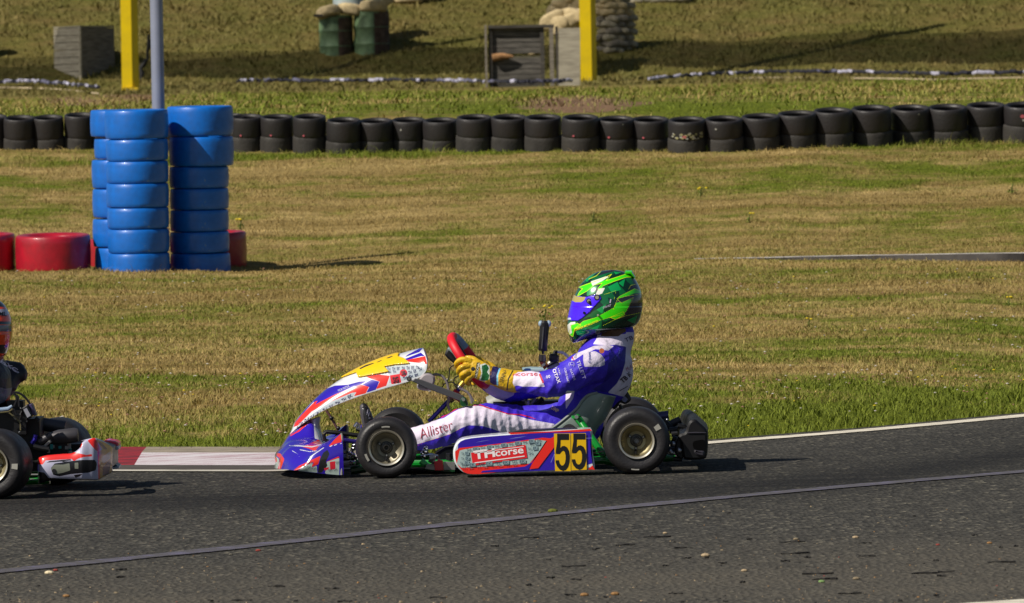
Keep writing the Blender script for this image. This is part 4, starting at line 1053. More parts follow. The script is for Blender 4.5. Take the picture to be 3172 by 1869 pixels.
# ---- nose cone
def nose():
    prof = {0.00:[(95,1325),(98,1200),(160,1110),(228,1005),(290,935),(380,878),(470,835),(530,900),(560,1050),(640,1075)],
            0.18:[(98,1326),(102,1200),(165,1112),(232,1015),(300,955),(390,905),(470,880),(540,960),(575,1060),(640,1078)],
            0.36:[(105,1328),(110,1205),(175,1122),(245,1062),(330,1040),(400,1030),(470,1035),(530,1060),(580,1080),(640,1085)],
            0.60:[(150,1332),(165,1215),(235,1130),(310,1098),(380,1085),(470,1085),(560,1080),(650,1075)],
            0.80:[(225,1338),(255,1250),(330,1185),(410,1150),(480,1120),(540,1095),(620,1060),(715,1010)],
            0.93:[(275,1343),(330,1290),(400,1235),(455,1195),(520,1145),(580,1095),(650,1040),(745,985)],
            1.00:[(292,1347),(375,1297),(445,1228),(500,1175),(560,1118),(610,1085),(662,1045),(765,975)]}
    ks = sorted(prof); nu, nv = 44, 60
    secs = {k: [np.array(p) for p in catmull(prof[k], nv)] for k in ks}
    def at(u):
        u = abs(u)
        for a, b in zip(ks, ks[1:]):
            if u <= b+1e-9: t = (u-a)/(b-a); t = t*t*(3-2*t) if b < .7 else t; return [p*(1-t)+q*t for p, q in zip(secs[a], secs[b])]
        return secs[1.0]
    half = []
    for i in range(nu+1):
        u = -1+i/nu; s = at(u); d = C_+u*.5; half.append([W(*Z1(*p), C_-.5+ (d-C_+.5)*1.0) for p in s])
    # store nearer-side shape, mirrored about the kart's centre plane; x and z kept free of perspective drift
    rows = []
    for i, row in enumerate(half): rows.append(row)
    mir = [[Vector((p.x, 2*C_-p.y, p.z)) for p in row] for row in rows[:-1]][::-1]
    rows = rows+mir; k = len(rows); mb = MB()
    mb.add([p for row in rows for p in row], [(i*nv+j,(i+1)*nv+j,(i+1)*nv+j+1,i*nv+j+1) for i in range(k-1) for j in range(nv-1)], 0)
    # near and far end walls down to the lower edge, dense so the artwork keeps its outline
    for flip in (0,1):
        top = at(1.0); low = [np.array(p) for p in catmull([(292,1347),(400,1360),(500,1370),(600,1382),(700,1390),(775,1395)], nv)]
        m_ = 26; vs = []
        for a in range(m_+1):
            t = a/m_
            for j in range(nv):
                p = top[j]*(1-t)+low[j]*t
                if j > nv-6: p = p+np.array([(j-nv+6)/5*14*min(1,t*3),0])
                bulge = -.010*math.sin(math.pi*t)*min(1,j/12)
                q = W(*Z1(*p), C_-.5+bulge)
                if flip: q = Vector((q.x,2*C_-q.y,q.z))
                vs.append(q)
        mb.add(vs, [(a*nv+j,(a+1)*nv+j,(a+1)*nv+j+1,a*nv+j+1) for a in range(m_) for j in range(nv-1)], 0)
    # rear edge lip (pale), both ends
    for flip in (0,1):
        pts = [W(*Z1(*p), C_-.5) for p in ((765,975),(772,1000),(772,1150),(768,1300),(768,1392))]
        if flip: pts = [Vector((p.x,2*C_-p.y,p.z)) for p in pts]
        mb.tube(pts, [.004,.005,.0055,.0055,.005], 8, 1)
    o = mb.build('nose_cone', [paint_mat('nose_paint',(46,22,172),[('l0',(232,48,34)),('l1',(228,230,236)),('l2',(186,206,200)),('l3',(34,32,36)),('l4',(222,40,60))],rough=.25,coat=1.0), mat('lip_grey',(150,150,142),.45)], kart, smooth=40)
    z = lambda *p: ZZ(Z1, p)
    L = [('l0',[z((120,1172),(160,1180),(196,1235),(160,1335),(128,1335),(148,1270),(150,1225),(110,1195)), z((370,1110),(430,1090),(530,1040),(612,1052),(560,1085),(500,1155),(440,1130)),
                z((640,1102),(700,1035),(765,975),(768,1065),(700,1082),(650,1110)), z((285,1347),(345,1300),(560,1200),(540,1240),(500,1262),(400,1300),(330,1345)), z((560,1200),(535,1285),(440,1330),(500,1262)), z((615,1262),(745,1203),(745,1228),(640,1268)),
                z((240,1004),(330,950),(440,850),(455,862),(340,965),(262,1005))]),
         ('l1',[('line',z((300,1098),(470,1112),(560,1090)),3.2), ('line',z((350,1140),(450,1160),(520,1150)),2.5), ('line',z((640,1110),(770,1075)),3), ('line',z((240,1098),(330,1105)),2), ('line',z((270,1150),(330,1180),(360,1225)),1.6),
                z((490,870),(540,870),(585,1010),(560,1045),(500,1030)), ('line',z((590,1120),(450,1215)),2.5)]),
         ('l2',[z((92,1335),(96,1195),(140,1230),(146,1275),(125,1335)), z((330,1352),(400,1305),(478,1268),(470,1320),(520,1300),(525,1370)), z((610,1345),(622,1262),(745,1222),(745,1395),(600,1380))]),
         ('l3',[z((530,1372),(552,1240),(585,1170),(628,1140),(648,1185),(612,1260),(628,1300),(600,1330),(570,1372))]),
         ('l4',[z((650,1262),(705,1255),(708,1335),(655,1342)), z((590,1325),(640,1315),(640,1332),(600,1352)), z((96,1205),(118,1215),(122,1260),(100,1275))])]
    paint_attrs(o.data, world_co(o), L)
    mb2 = MB(); bv = bvh_of(o)
    for x, y in ((375,1325),(415,1300),(445,1290),(480,1350),(640,1365),(690,1360),(715,1290),(430,1335)): lettering(mb2,'TH',Z1(x,y),Z1(x+34,y-14),26/3.2257,0,bv,off=.002)
    join_into(o, mb2, [mat('ink_teal',(48,70,90),.5)])
    # column that carries the tall front panel
    cb = MB(); cols = [(445,850,560,812),(455,900,548,880),(470,960,565,960),(480,1010,590,1030),(470,1050,620,1060)]; vs = []; n = 20
    for xl, yl, xr, yr in cols:
        a = W(*Z1(xl,yl),C_-.06); b = W(*Z1(xr,yr),C_-.06)
        for j in range(n):
            q = 2*math.pi*j/n; m_ = (a+b)/2; h_ = (b-a)/2; vs.append(Vector((m_.x+h_.x*math.cos(q), C_+.075*math.sin(q), m_.z+h_.z*math.cos(q))))
    cb.add(vs, [(i*n+j,i*n+(j+1)%n,(i+1)*n+(j+1)%n,(i+1)*n+j) for i in range(len(cols)-1) for j in range(n)])
    cb.build('panel_mount', [mat('mount_white',(196,196,206),.3,coat=.6)], kart)
nose()

# ---- tall front panel with the yellow plate
def panel():
    R_ = [(262,955),(300,865),(390,750),(480,655),(620,530),(800,410),(1000,305),(1200,225),(1400,165),(1520,132),(1583,122)]
    E_ = [(250,990),(335,915),(470,820),(600,745),(790,665),(1000,590),(1200,530),(1400,472),(1540,425),(1612,355),(1625,262)]
    w_ = [.06,.075,.09,.10,.115,.13,.14,.145,.15,.15,.145]
    n = 240; m_ = 80
    Q = [np.concatenate([a,b]) for a,b in zip(catmull(R_,n),catmull(E_,n))]; ww = np.interp(np.linspace(0,1,n),np.linspace(0,1,11),w_)
    rows = []
    for i in range(n):
        r_, e_ = Q[i][:2], Q[i][2:]; row = []
        for j in range(m_+1):
            a = math.pi/2*j/m_; t = 1-math.cos(a); t = t**.9; p = r_*(1-t)+e_*t; row.append(W(*Z1(*p), C_-ww[i]*math.sin(a)))
        far = [Vector((q.x,2*C_-q.y,q.z)) for q in row[1:]][::-1]; rows.append(far+row)
    k = 2*m_+1; mb = MB(); mb.add([p for r in rows for p in r], [(i*k+j,(i+1)*k+j,(i+1)*k+j+1,i*k+j+1) for i in range(n-1) for j in range(k-1)])
    o = mb.build('front_panel', [paint_mat('panel_paint',(226,228,232),[('l1',(46,22,172)),('l0',(235,48,32)),('l2',(190,200,206)),('l3',(222,40,50)),('l4',(46,46,56))],rough=.25,coat=1.0), mat('panel_back',(200,204,208),.4)], kart, smooth=50)
    s = o.modifiers.new('s','SOLIDIFY'); s.thickness = .004; s.offset = -1
    z = lambda *p: ZZ(Z1, p)
    L = [('l1',[z((500,705),(485,650),(560,565),(620,530),(700,500),(830,492),(940,462),(1015,455),(960,490),(850,530),(700,590),(560,660),(505,690)), z((975,490),(1070,440),(1145,460),(1110,542),(1015,572),(1045,515)),
                z((1390,238),(1560,170),(1600,205),(1560,206),(1430,245)), z((1430,190),(1555,123),(1583,123),(1545,165),(1400,215)), z((300,866),(390,752),(480,655),(485,665),(400,760),(318,868))]),
         ('l0',[z((288,915),(300,872),(370,790),(500,660),(530,650),(505,690),(560,660),(700,590),(850,530),(962,490),(1042,512),(1010,577),(890,607),(917,565),(870,572),(640,668),(470,758),(330,900)), z((1015,412),(1140,390),(1250,402),(1215,502),(1110,537),(1150,460),(1060,430)),
                z((1415,245),(1605,205),(1622,285),(1560,275),(1440,262)), z((245,998),(258,978),(330,920),(342,925),(280,985))]),
         ('l2',[z((1210,315),(1400,290),(1560,300),(1600,350),(1560,400),(1440,440),(1240,478),(1250,400)), z((275,955),(330,900),(470,758),(640,668),(870,572),(917,565),(885,605),(640,715),(470,800),(340,900))]),
         ('l3',[z((1250,398),(1348,383),(1366,470),(1266,488)), ('disc',Z1(1387,374),38/3.2257)]),
         ('l4',[('disc',Z1(1442,432),26/3.2257)])]
    paint_attrs(o.data, world_co(o), L)
    bv = bvh_of(o); mb2 = MB()
    def rowtext(x0,y0,x1,y1,nn,h,mi,words=('TH','TH','EK')):
        for i in range(nn):
            t = i/nn; t2 = (i+.62)/nn; lettering(mb2, words[i%len(words)], Z1(x0+(x1-x0)*t,y0+(y1-y0)*t), Z1(x0+(x1-x0)*t2,y0+(y1-y0)*t2), h/3.2257, mi, bv, off=.002)
    rowtext(345,900,900,595,9,30,0); rowtext(330,930,480,815,4,20,0)
    rowtext(1225,350,1560,330,7,30,0); rowtext(1390,380+20,1590,345,4,32,0); rowtext(1230,378,1330,372,2,24,0); rowtext(1385,440,1560,395,3,26,0)
    lettering(mb2,'SG',Z1(1283,475),Z1(1340,467),60/3.2257,1,bv,off=.003,bold=.02); lettering(mb2,'SG',Z1(1368,398),Z1(1408,392),44/3.2257,1,bv,off=.003,bold=.02)
    lettering(mb2,'VEGA MOTOR',Z1(735,560),Z1(848,512),20/3.2257,2,bv,off=.002)
    join_into(o, mb2, [mat('ink_navy',(60,66,110),.5), mat('ink_dark',(60,14,24),.5), mat('ink_white',(200,200,225),.5)])
    # chrome screw
    sc = MB(); c = W(*Z1(1442,432),C_-.16); sc.tube([c, c+Vector((0,.012,0))], .0065, 12); sc.build('screw', [chrome], kart)
    # yellow number plate wrapped over the top of the panel
    yb = MB(); top = [(768,432),(900,360),(925,335),(1130,258),(1300,198),(1335,192),(1330,215)]; top = [(x,y-2) for x,y in top]
    yel = z((766,425),(915,375),(940,425),(1242,370),(1200,318),(1300,300),(1452,287),(1400,240),(1335,222),(1345,190),(1300,190),(1120,256),(925,330),(900,352))
    P = proj(np.array([tuple(v) for v in mb.v])); ins = sd_poly(P, yel) > -1.2
    nearok = np.array([v[1] <= C_+.10 for v in mb.v])
    idx = {}; vs = []; fs = []
    for f in mb.f:
        if all(ins[i] and nearok[i] for i in f):
            for i in f:
                if i not in idx:
                    v = Vector(mb.v[i]); c = Vector((v.x+.1, C_, v.z-.25)); idx[i] = len(vs); vs.append(v+(v-c).normalized()*.006)
            fs.append(tuple(idx[i] for i in f))
    pb_ = MB(); pb_.add(vs, fs); po = pb_.build('number_plate', [paint_mat('plate_paint',(238,196,4),[('l4',(30,28,34))],rough=.35,coat=.4)], kart, smooth=50)
    s = po.modifiers.new('s','SOLIDIFY'); s.thickness = .005; s.offset = 0
    paint_attrs(po.data, world_co(po), [('l4',[z((945,334),(1010,300),(1085,278),(1098,282),(1010,316),(960,340)), z((1112,274),(1165,250),(1176,252),(1140,270)), z((1210,232),(1272,208),(1284,212),(1240,232))])])
panel()
# bracket, box and cables between panel and column
br = MB(); br.prism(ZZ(Z1,[(1470,455),(1500,430),(1560,440),(1985,600),(2020,660),(1960,660),(1600,520)]), C_-.20, C_-.17, 0, .003); br.build('panel_bracket', [dgrey], kart, smooth=25)
bx = MB(); bx.prism(smooth_poly(ZZ(Z1,[(1520,480),(1560,400),(1620,370),(1695,400),(1705,460),(1670,520),(1660,560),(1520,540)]),2), C_-.16, C_-.04, 0, .008); bx.build('wiring_box', [mat('box_grey',(150,142,146),.45)], kart)
cbm = MB()
for pts, r_, mi in (([(1660,400),(1720,388),(1780,410),(1820,470),(1835,540),(1838,620),(1830,690),(1850,750)],.0055,1),([(1895,290),(1850,330),(1840,420),(1815,470)],.0028,0),([(1990,410),(1930,405),(1890,440),(1900,500),(1925,530)],.0024,0),
                    ([(1770,525),(1800,480),(1860,465),(1910,490),(1930,530)],.0026,0),([(1980,540),(2030,570),(2060,620),(2070,680)],.0055,1),([(1960,535),(2010,560),(2055,600),(2085,660)],.0045,1)):
    cbm.tube([W(p[0],p[1],C_-.10) for p in catmull(ZZ(Z1,pts),24)], r_, 6, mi)
cbm.build('cable', [blackp, mat('hose_grey',(122,116,118),.5)], kart)
cl = MB(); cl.tube(P_(Z1,[(1640,860),(1850,640),(1960,510)],C_-.03), .0098, 14, 0); cl.tube(P_(Z1,[(1955,505),(2020,425)],C_-.04), .0125, 14, 1); cl.tube(P_(Z1,[(1940,530),(1960,505)],C_-.035), .0135, 14, 2); cl.build('steering_column', [bluep, gold, chrome], kart)
rb = MB(); rb.prism(ZZ(Z1,[(1900,530),(1935,560),(1985,610),(1950,668),(1900,640),(1860,580)]), C_-.07, C_-.03, 0, .003); rb.build('column_bracket', [redp], kart, smooth=25)
gp = MB(); gp.prism(smooth_poly(ZZ(Z1,[(1955,640),(1980,612),(2010,618),(2020,650),(2040,700),(1975,715),(1950,680)]),1), C_-.225, C_-.205, 0, .002); gp.tube([W(*Z1(1985,640),C_-.24),W(*Z1(1985,640),C_-.225)],.0075,12,1); gp.build('column_plate', [dgreen, chrome], kart)
clm = MB(); clm.tube(P_(Z1,[(1840,650),(1870,620)],C_-.03), .016, 12); clm.tube(P_(Z1,[(1825,620),(1890,655)],C_-.04), .006, 8); clm.build('clamp', [mat('clamp_bronze',(110,96,70),.4,metal=.7)], kart)

# ---- steering wheel
def steering():
    c = W(1452,1118,C_); u = (W(1400,1046,C_)-W(1512,1205,C_)); ru = u.length/2*.93; u = u.normalized(); v = Vector((.10,1,.06)).normalized(); v = (v-u*v.dot(u)).normalized()
    rv = .14; w_ = MB(); n = 72; ms = []
    nrm = u.cross(v).normalized()
    vs = []; k = 14
    for i in range(n):
        a = 2*math.pi*i/n; e = .8
        ca, sa = math.cos(a), math.sin(a); f = lambda q: math.copysign(abs(q)**e,q)
        p = c+u*ru*f(ca)+v*rv*f(sa); rad = (u*ca+v*sa).normalized()
        for j in range(k):
            b = 2*math.pi*j/k; vs.append(p+rad*.0180*math.cos(b)+nrm*.0195*math.sin(b))
    grey_faces = []
    for i in range(n):
        a = math.degrees(2*math.pi*(i+.5)/n); g = 1 if 12 < a < 72 else 0
        w_.add([], []); 
        for j in range(k): w_.f.append((i*k+j,i*k+(j+1)%k,((i+1)%n)*k+(j+1)%k,((i+1)%n)*k+j)); w_.m.append(g)
    w_.v = [tuple(q) for q in vs]
    o = w_.build('steering_wheel', [mat('rim_red',(214,22,38),.5,var=.08), mat('rim_teal',(118,150,152),.5,var=.15)], kart)
    hub = MB(); hub.tube([c-nrm*.0,c+nrm*.05],.03,16); 
    for ang in (0,2.1,4.2): hub.tube([c, c+u*math.cos(ang)*ru*.95+v*math.sin(ang)*rv*.95], .007, 8)
    hub.build('hub', [blackm], o)
    ds = MB(); q = [(1800,175),(1830,125),(1850,128),(1900,165),(1975,330),(1965,345),(1900,290),(1800,205)]
    ds.prism(smooth_poly(ZZ(Z1,q),1), C_-.09, C_+.09, 0, .008); d = ds.build('display', [blackp], o)
    t2 = MB(); t2.prism(ZZ(Z1,[(1830,122),(1850,126),(1905,168),(1930,230),(1915,232),(1880,180),(1828,138)]), C_-.095, C_+.08, 0, .004); t2.build('display_bezel', [mat('bezel_pale',(150,170,168),.3)], o)
steering()

# ---- side pod
def pod(far=False):
    z = lambda *p: ZZ(Z2, p)
    out = smooth_poly(z((232,1180),(262,1120),(330,1090),(700,1056),(1395,1011),(1420,1030),(1410,1090),(1412,1180),(1440,1335),(1430,1362),(700,1393),(420,1404),(330,1396),(270,1350),(236,1290),(228,1230)),2)
    mb = MB(); D = N_+.005
    def m(p): return p
    mb.prism(out, D, D+.20, 0, .008)
    lay = [ (1, smooth_poly(z((262,1160),(300,1110),(420,1088),(700,1066),(1392,1018),(1400,1060),(1398,1180),(1420,1350),(700,1383),(450,1394),(345,1386),(290,1330)),1)),  # blue field
            (2, z((700,1047),(1050,1036),(1396,1014),(1412,1030),(1300,1040),(1050,1045),(720,1062))),
            (2, smooth_poly(z((246,1180),(400,1165),(700,1130),(1090,1075),(1090,1165),(960,1340),(560,1390),(420,1402),(330,1392),(285,1345),(250,1290)),1)),
            (3, z((300,1195),(350,1183),(960,1106),(1030,1118),(1000,1160),(880,1310),(560,1332),(300,1345),(262,1310),(285,1200))),
            (1, z((1020,1118),(1085,1100),(1000,1180),(900,1300),(840,1335),(480,1372),(465,1385),(620,1380),(880,1362),(870,1360))),
            (2, z((1035,1110),(1090,1078),(1090,1170),(955,1348),(880,1358),(905,1305))),
            (2, z((1380,1358),(1415,1325),(1436,1362))),
            (4, smooth_poly(z((382,1218),(845,1150),(862,1262),(398,1328)),0)) ]
    for i,(mi,poly) in enumerate(lay): mb.flat(poly, D-.0006*(i+1), mi)
    L0 = D-.0006*10
    for a,b in (((300,1100),(700,1058)),): pass
    mb.flat(z((1088,1054),(1228,1052),(1232,1374),(1098,1374)), L0, 5); mb.flat(z((1233,1052),(1360,1050),(1367,1362),(1237,1368)), L0, 5)
    L1 = L0-.0008
    def five(x0,x1,y0,y1):
        X = lambda t: x0+(x1-x0)*t; Y = lambda t: y0+(y1-y0)*t
        mb.flat(z((X(.12),Y(0)),(X(.93),Y(0)),(X(.93),Y(.165)),(X(.36),Y(.165)),(X(.35),Y(.215)),(X(.12),Y(.215))), L1, 6)
        mb.flat(z((X(.12),Y(.214)),(X(.35),Y(.214)),(X(.33),Y(.38)),(X(.32),Y(.47)),(X(.10),Y(.47)),(X(.02),Y(.56)),(X(.02),Y(.47))), L1-.0002, 6)
        # bowl of the figure
        o_ = [(.32,.395),(.45,.335),(.62,.325),(.80,.365),(.93,.46),(.99,.60),(.97,.76),(.88,.89),(.72,.975),(.52,1.0),(.30,.965),(.13,.885),(.02,.77),(.02,.715),(.24,.71),(.30,.80),(.42,.855),(.54,.85),(.65,.79),(.70,.69),(.70,.58),(.64,.49),(.54,.455),(.44,.475),(.34,.525),(.30,.545),(.08,.545),(.10,.47)]
        P = z(*[(X(a),Y(b)) for a,b in o_]); n = len(P)
        bm = [W(*p,L1) for p in P]; mb.add(bm, [tuple(range(n))], 6)
    five(1100,1225,1056,1372); five(1238,1365,1054,1362)
    # lettering
    lettering(mb,'TH',Z2(410,1276),Z2(590,1252),75/2.7486,7,None,L0,bold=.035); lettering(mb,'corse',Z2(592,1252),Z2(832,1222),44/2.7486,7,None,L0,bold=.02)
    mb.flat(z((412,1218),(830,1162),(831,1168),(413,1224)), L0, 7); mb.flat(z((412,1300),(838,1242),(839,1250),(413,1308)), L0, 7)
    # tiled TH pattern round the red plate
    rg = random.Random(2)
    for row,(x0,y0,x1,y1,nn) in enumerate(((345,1208,1000,1118,11),(300,1338,870,1300,8),(302,1240,372,1232,2),(300,1282,378,1275,2),(290,1320,375,1312,2),(868,1200,960,1185,2),(870,1240,930,1230,1),(880,1160,985,1145,2),(300,1358,800,1322,8))):
        for i in range(nn):
            a = (x0+(x1-x0)*i/nn, y0+(y1-y0)*i/nn); b = (x0+(x1-x0)*(i+.62)/nn, y0+(y1-y0)*(i+.62)/nn)
            lettering(mb, 'TH' if i%2 == 0 else 'EK', Z2(*a), Z2(*b), (24 if row not in (8,) else 14)/2.7486, 8, None, L0)
            if i%2: mb.flat(z((a[0]-6,a[1]+4),(b[0]+6,b[1]+4),(b[0]+6,b[1]-28),(a[0]-6,a[1]-28)) if row not in (8,) else z((a[0],a[1]),(b[0],b[1]),(b[0],b[1]-2),(a[0],a[1]-2)), L0+.0003, 9)
    for ln in (((420,1130),(480,1120),(560,1105),(470,1118)),((700,1102),(800,1088),(860,1075),(760,1088)),((1060,1300),(1095,1215),(1097,1222),(1066,1300)),((1362,1092),(1412,1090),(1412,1094),(1362,1096))): mb.flat(z(*ln), L0, 10)
    mats = [mat('pod_white',(214,220,224),.3,coat=.6), mat('pod_blue',(48,24,168),.28,coat=.8), mat('pod_red',(236,44,34),.3,coat=.8), mat('pod_tile',(168,190,188),.4), mat('pod_red2',(230,36,44),.3,coat=.8), mat('pod_yellow',(226,180,8),.4),
            mat('digit_black',(16,16,18),.5), mat('pod_letter',(244,236,238),.4), mat('ink_teal',(48,70,90),.5), mat('tile_dark',(136,160,166),.5), mat('pod_line',(120,130,200),.4)]
    o = mb.build('side_pod', mats, kart, smooth=25, fix=False)
    b = bmesh.new(); b.from_mesh(o.data); fl = [f for f in b.faces if len(f.verts) > 4 and f.normal.y > .5 and f.calc_center_median().y < (D+.05-K1O.y)]
    bmesh.ops.reverse_faces(b, faces=fl); b.to_mesh(o.data); b.free()
    # far pod: plain shell mirrored
    fp = MB(); fp.prism(out, D, D+.20, 0, .008); fp.v = [(v[0],2*C_-v[1],v[2]) for v in fp.v]; fp.build('side_pod', [mats[1]], kart, smooth=25)
    # black inner edge visible above the pod
    ie = MB(); ie.prism(z((700,1045),(850,1022),(1280,1012),(1300,1018),(1100,1040),(720,1058)), D+.06, D+.17, 0); ie.build('pod_liner', [blackp], kart, smooth=0)
pod()

# ---- seat
def seat():
    z = Z3
    Lp = [(-420,860),(-200,800),(0,705),(110,640),(250,530),(400,400),(480,285),(570,205),(700,172)]
    Bk = [(-420,1000),(-150,1060),(150,1080),(400,1040),(620,900),(730,700),(820,560),(900,410),(982,235)]
    n, m_ = 60, 48; L = catmull(Lp,n); B = catmull(Bk,n); rows = []
    for i in range(n):
        row = []
        for j in range(m_+1):
            a = math.pi*j/m_; s = math.sin(a)**.75 if 0 < j < m_ else 0; q = L[i]*(1-s)+B[i]*s
            p = W(*z(*q), C_-.205); y = C_-(.205+.018*math.sin(2*a if a < math.pi/2 else math.pi*2-2*a))*math.copysign(abs(math.cos(a))**.7, math.cos(a))
            row.append(Vector((p.x,y,p.z)))
        rows.append(row)
    k = m_+1; mb = MB(); mb.add([p for r in rows for p in r], [(i*k+j,(i+1)*k+j,(i+1)*k+j+1,i*k+j+1) for i in range(n-1) for j in range(m_)])
    o = mb.build('seat', [mat('seat_shell',(116,130,124),.40,coat=.2,var=.12,vscale=9)], kart, smooth=50)
    s = o.modifiers.new('s','SOLIDIFY'); s.thickness = .006; s.offset = 0
    lip = MB()
    for sg in (0,1):
        pts = [W(*z(*q), C_-.208) for q in L]; pts = [Vector((p.x, 2*C_-p.y if sg else p.y, p.z)) for p in pts]; lip.tube(pts, .006, 8)
    lip.build('seat_rim', [mat('seat_lip',(128,134,132),.45)], kart)
    pt = MB(); pt.prism(smooth_poly(ZZ(z,[(180,690),(230,640),(300,615),(370,650),(400,700),(390,730),(200,730)]),2), C_-.245, C_-.235); pt.build('seat_pad', [mat('seat_hole',(44,40,46),.6)], kart)
    return o
seat_o = seat()

# ---- engine side (far side), radiator, filler, battery, exhaust
def engine():
    d = C_+.36; e = MB(); z = Z6
    e.tube([W(*z(-260,1260),d),W(*z(-60,1190),d),W(*z(160,1150),d)],[.045,.055,.055],24,0)       # airbox trunk
    e.box((W(*z(260,1200),d)),(.055,.16,.11),mi=1); e.box((W(*z(345,1215),d-.02)),(.035,.14,.10),mi=2); e.tube([W(*z(330,1080),d-.1),W(*z(330,1160),d-.1)],.014,10,3)
    e.tube([W(*z(400,1250),d),W(*z(430,1140),d)],.05,16,1); e.box(W(*z(330,1055),d-.05),(.09,.12,.03),mi=1)
    for a,b,c_,q,r_,mi in ((470,1250,560,1100,.008,3),(500,1200,620,1120,.006,2),(420,1150,420,1280,.012,3),(180,1110,300,1095,.009,1),(600,1200,700,1110,.010,1),(620,1160,690,1150,.006,4),(210,1040,230,1100,.008,4),(440,1330,600,1270,.02,1)): e.tube([W(*z(a,b),d-.1),W(*z(c_,q),d-.1)],r_,8,mi)
    e.box(W(*z(420,1330),d),(.30,.2,.09),mi=1)
    e.build('engine', [mat('airbox_grey',(150,152,146),.45,var=.1), blackm, dgrey, alu, mat('engine_yellow',(170,170,60),.5)], kart)
    r = MB(); zz = Z6; r.prism(ZZ(zz,[(330,590),(470,576),(770,585),(770,640),(480,640),(340,615)]), C_+.30, C_+.52, 0, .004); r.prism(ZZ(zz,[(350,600),(390,580),(470,580),(480,620),(380,625)]), C_+.298, C_+.31, 1)
    r.build('radiator', [mat('radiator',(170,196,200),.4,metal=.3), mat('radiator_blue',(20,60,120),.4)], kart, smooth=20)
    f = MB(); dd = C_+.1
    f.prism(ZZ(zz,[(780,470),(830,440),(960,470),(1000,520),(900,600),(800,600),(760,560)]), dd, dd+.06, 0, .006); f.prism(ZZ(zz,[(800,440),(808,350),(830,325),(940,325),(978,370),(978,455),(900,470)]), dd-.01, dd+.05, 1, .008)
    f.tube([W(*zz(900,330),dd+.02),W(*zz(905,295),dd+.02),W(*zz(950,295),dd+.02)],.009,8,1)
    f.tube([W(p[0],p[1],dd+.02) for p in catmull(ZZ(zz,[(950,292),(1020,292),(1090,330),(1150,390),(1180,430)]),14)],.006,8,2)
    f.tube([W(*zz(740,560),dd),W(*zz(960,460),dd-.02)],.004,6,1)
    f.build('filler_cap', [alu, blackp, mat('hose_clear',(196,196,190),.3)], kart)
    b = MB(); b.prism(smooth_poly(ZZ(Z3,[(1040,200),(1110,130),(1130,150),(1190,255),(1165,300),(1095,345),(1035,310),(990,330),(985,250)]),1), C_+.02, C_+.12, 0, .006)
    b.prism(ZZ(Z3,[(1010,225),(1075,205),(1135,265),(1105,308),(1070,300)]), C_+.015, C_+.03, 1); b.build('battery_box', [blackp, mat('label_lilac',(130,132,170),.5)], kart)
    m_ = MB()
    for a,b_,c_,q,r_ in ((1000,280,960,340,.012),(960,330,925,400,.010),(930,350,960,400,.010),(990,330,940,390,.008),(1020,340,1040,400,.007)): m_.tube([W(*Z3(a,b_),C_-.02),W(*Z3(c_,q),C_-.02)],r_,8)
    m_.build('rear_bracket', [blackm], kart)
    x = MB(); x.tube(P_(Z3,[(1700,650),(1890,560)],C_+.2), .017, 20, 0); x.tube([W(*Z3(1888,561),C_+.2)-Vector((0,0,0)),W(*Z3(1894,558),C_+.2)], .0125, 16, 1)
    x.build('silencer', [mat('exhaust_grey',(58,56,60),.5,metal=.4), blackm], kart); x = MB()
    for nm, pts, dd, r_, mm in (('exhaust_pipe',[(1560,520),(1720,500)],C_+.28,.022,mat('exhaust_heat',(70,66,100),.35,metal=.6)),('exhaust_pipe',[(1640,560),(1700,640),(1760,690)],C_+.15,.016,blackm),
                               ('exhaust_hanger',[(1730,720),(1850,700)],C_+.05,.014,blackm),('exhaust_hanger',[(1850,650),(1950,660),(1960,740)],C_-.1,.012,blackm)):
        x = MB(); x.tube(P_(Z3,pts,dd), r_, 14); x.build(nm, [mm], kart)
engine()
tk = MB(); tk.prism(smooth_poly([(1345,1392),(1480,1372),(1560,1375),(1700,1385),(1700,1440),(1360,1448)],1), C_-.14, C_+.14, 0, .012); tk.build('fuel_tank', [mat('tank_dark',(38,36,40),.5,var=.1)], kart)
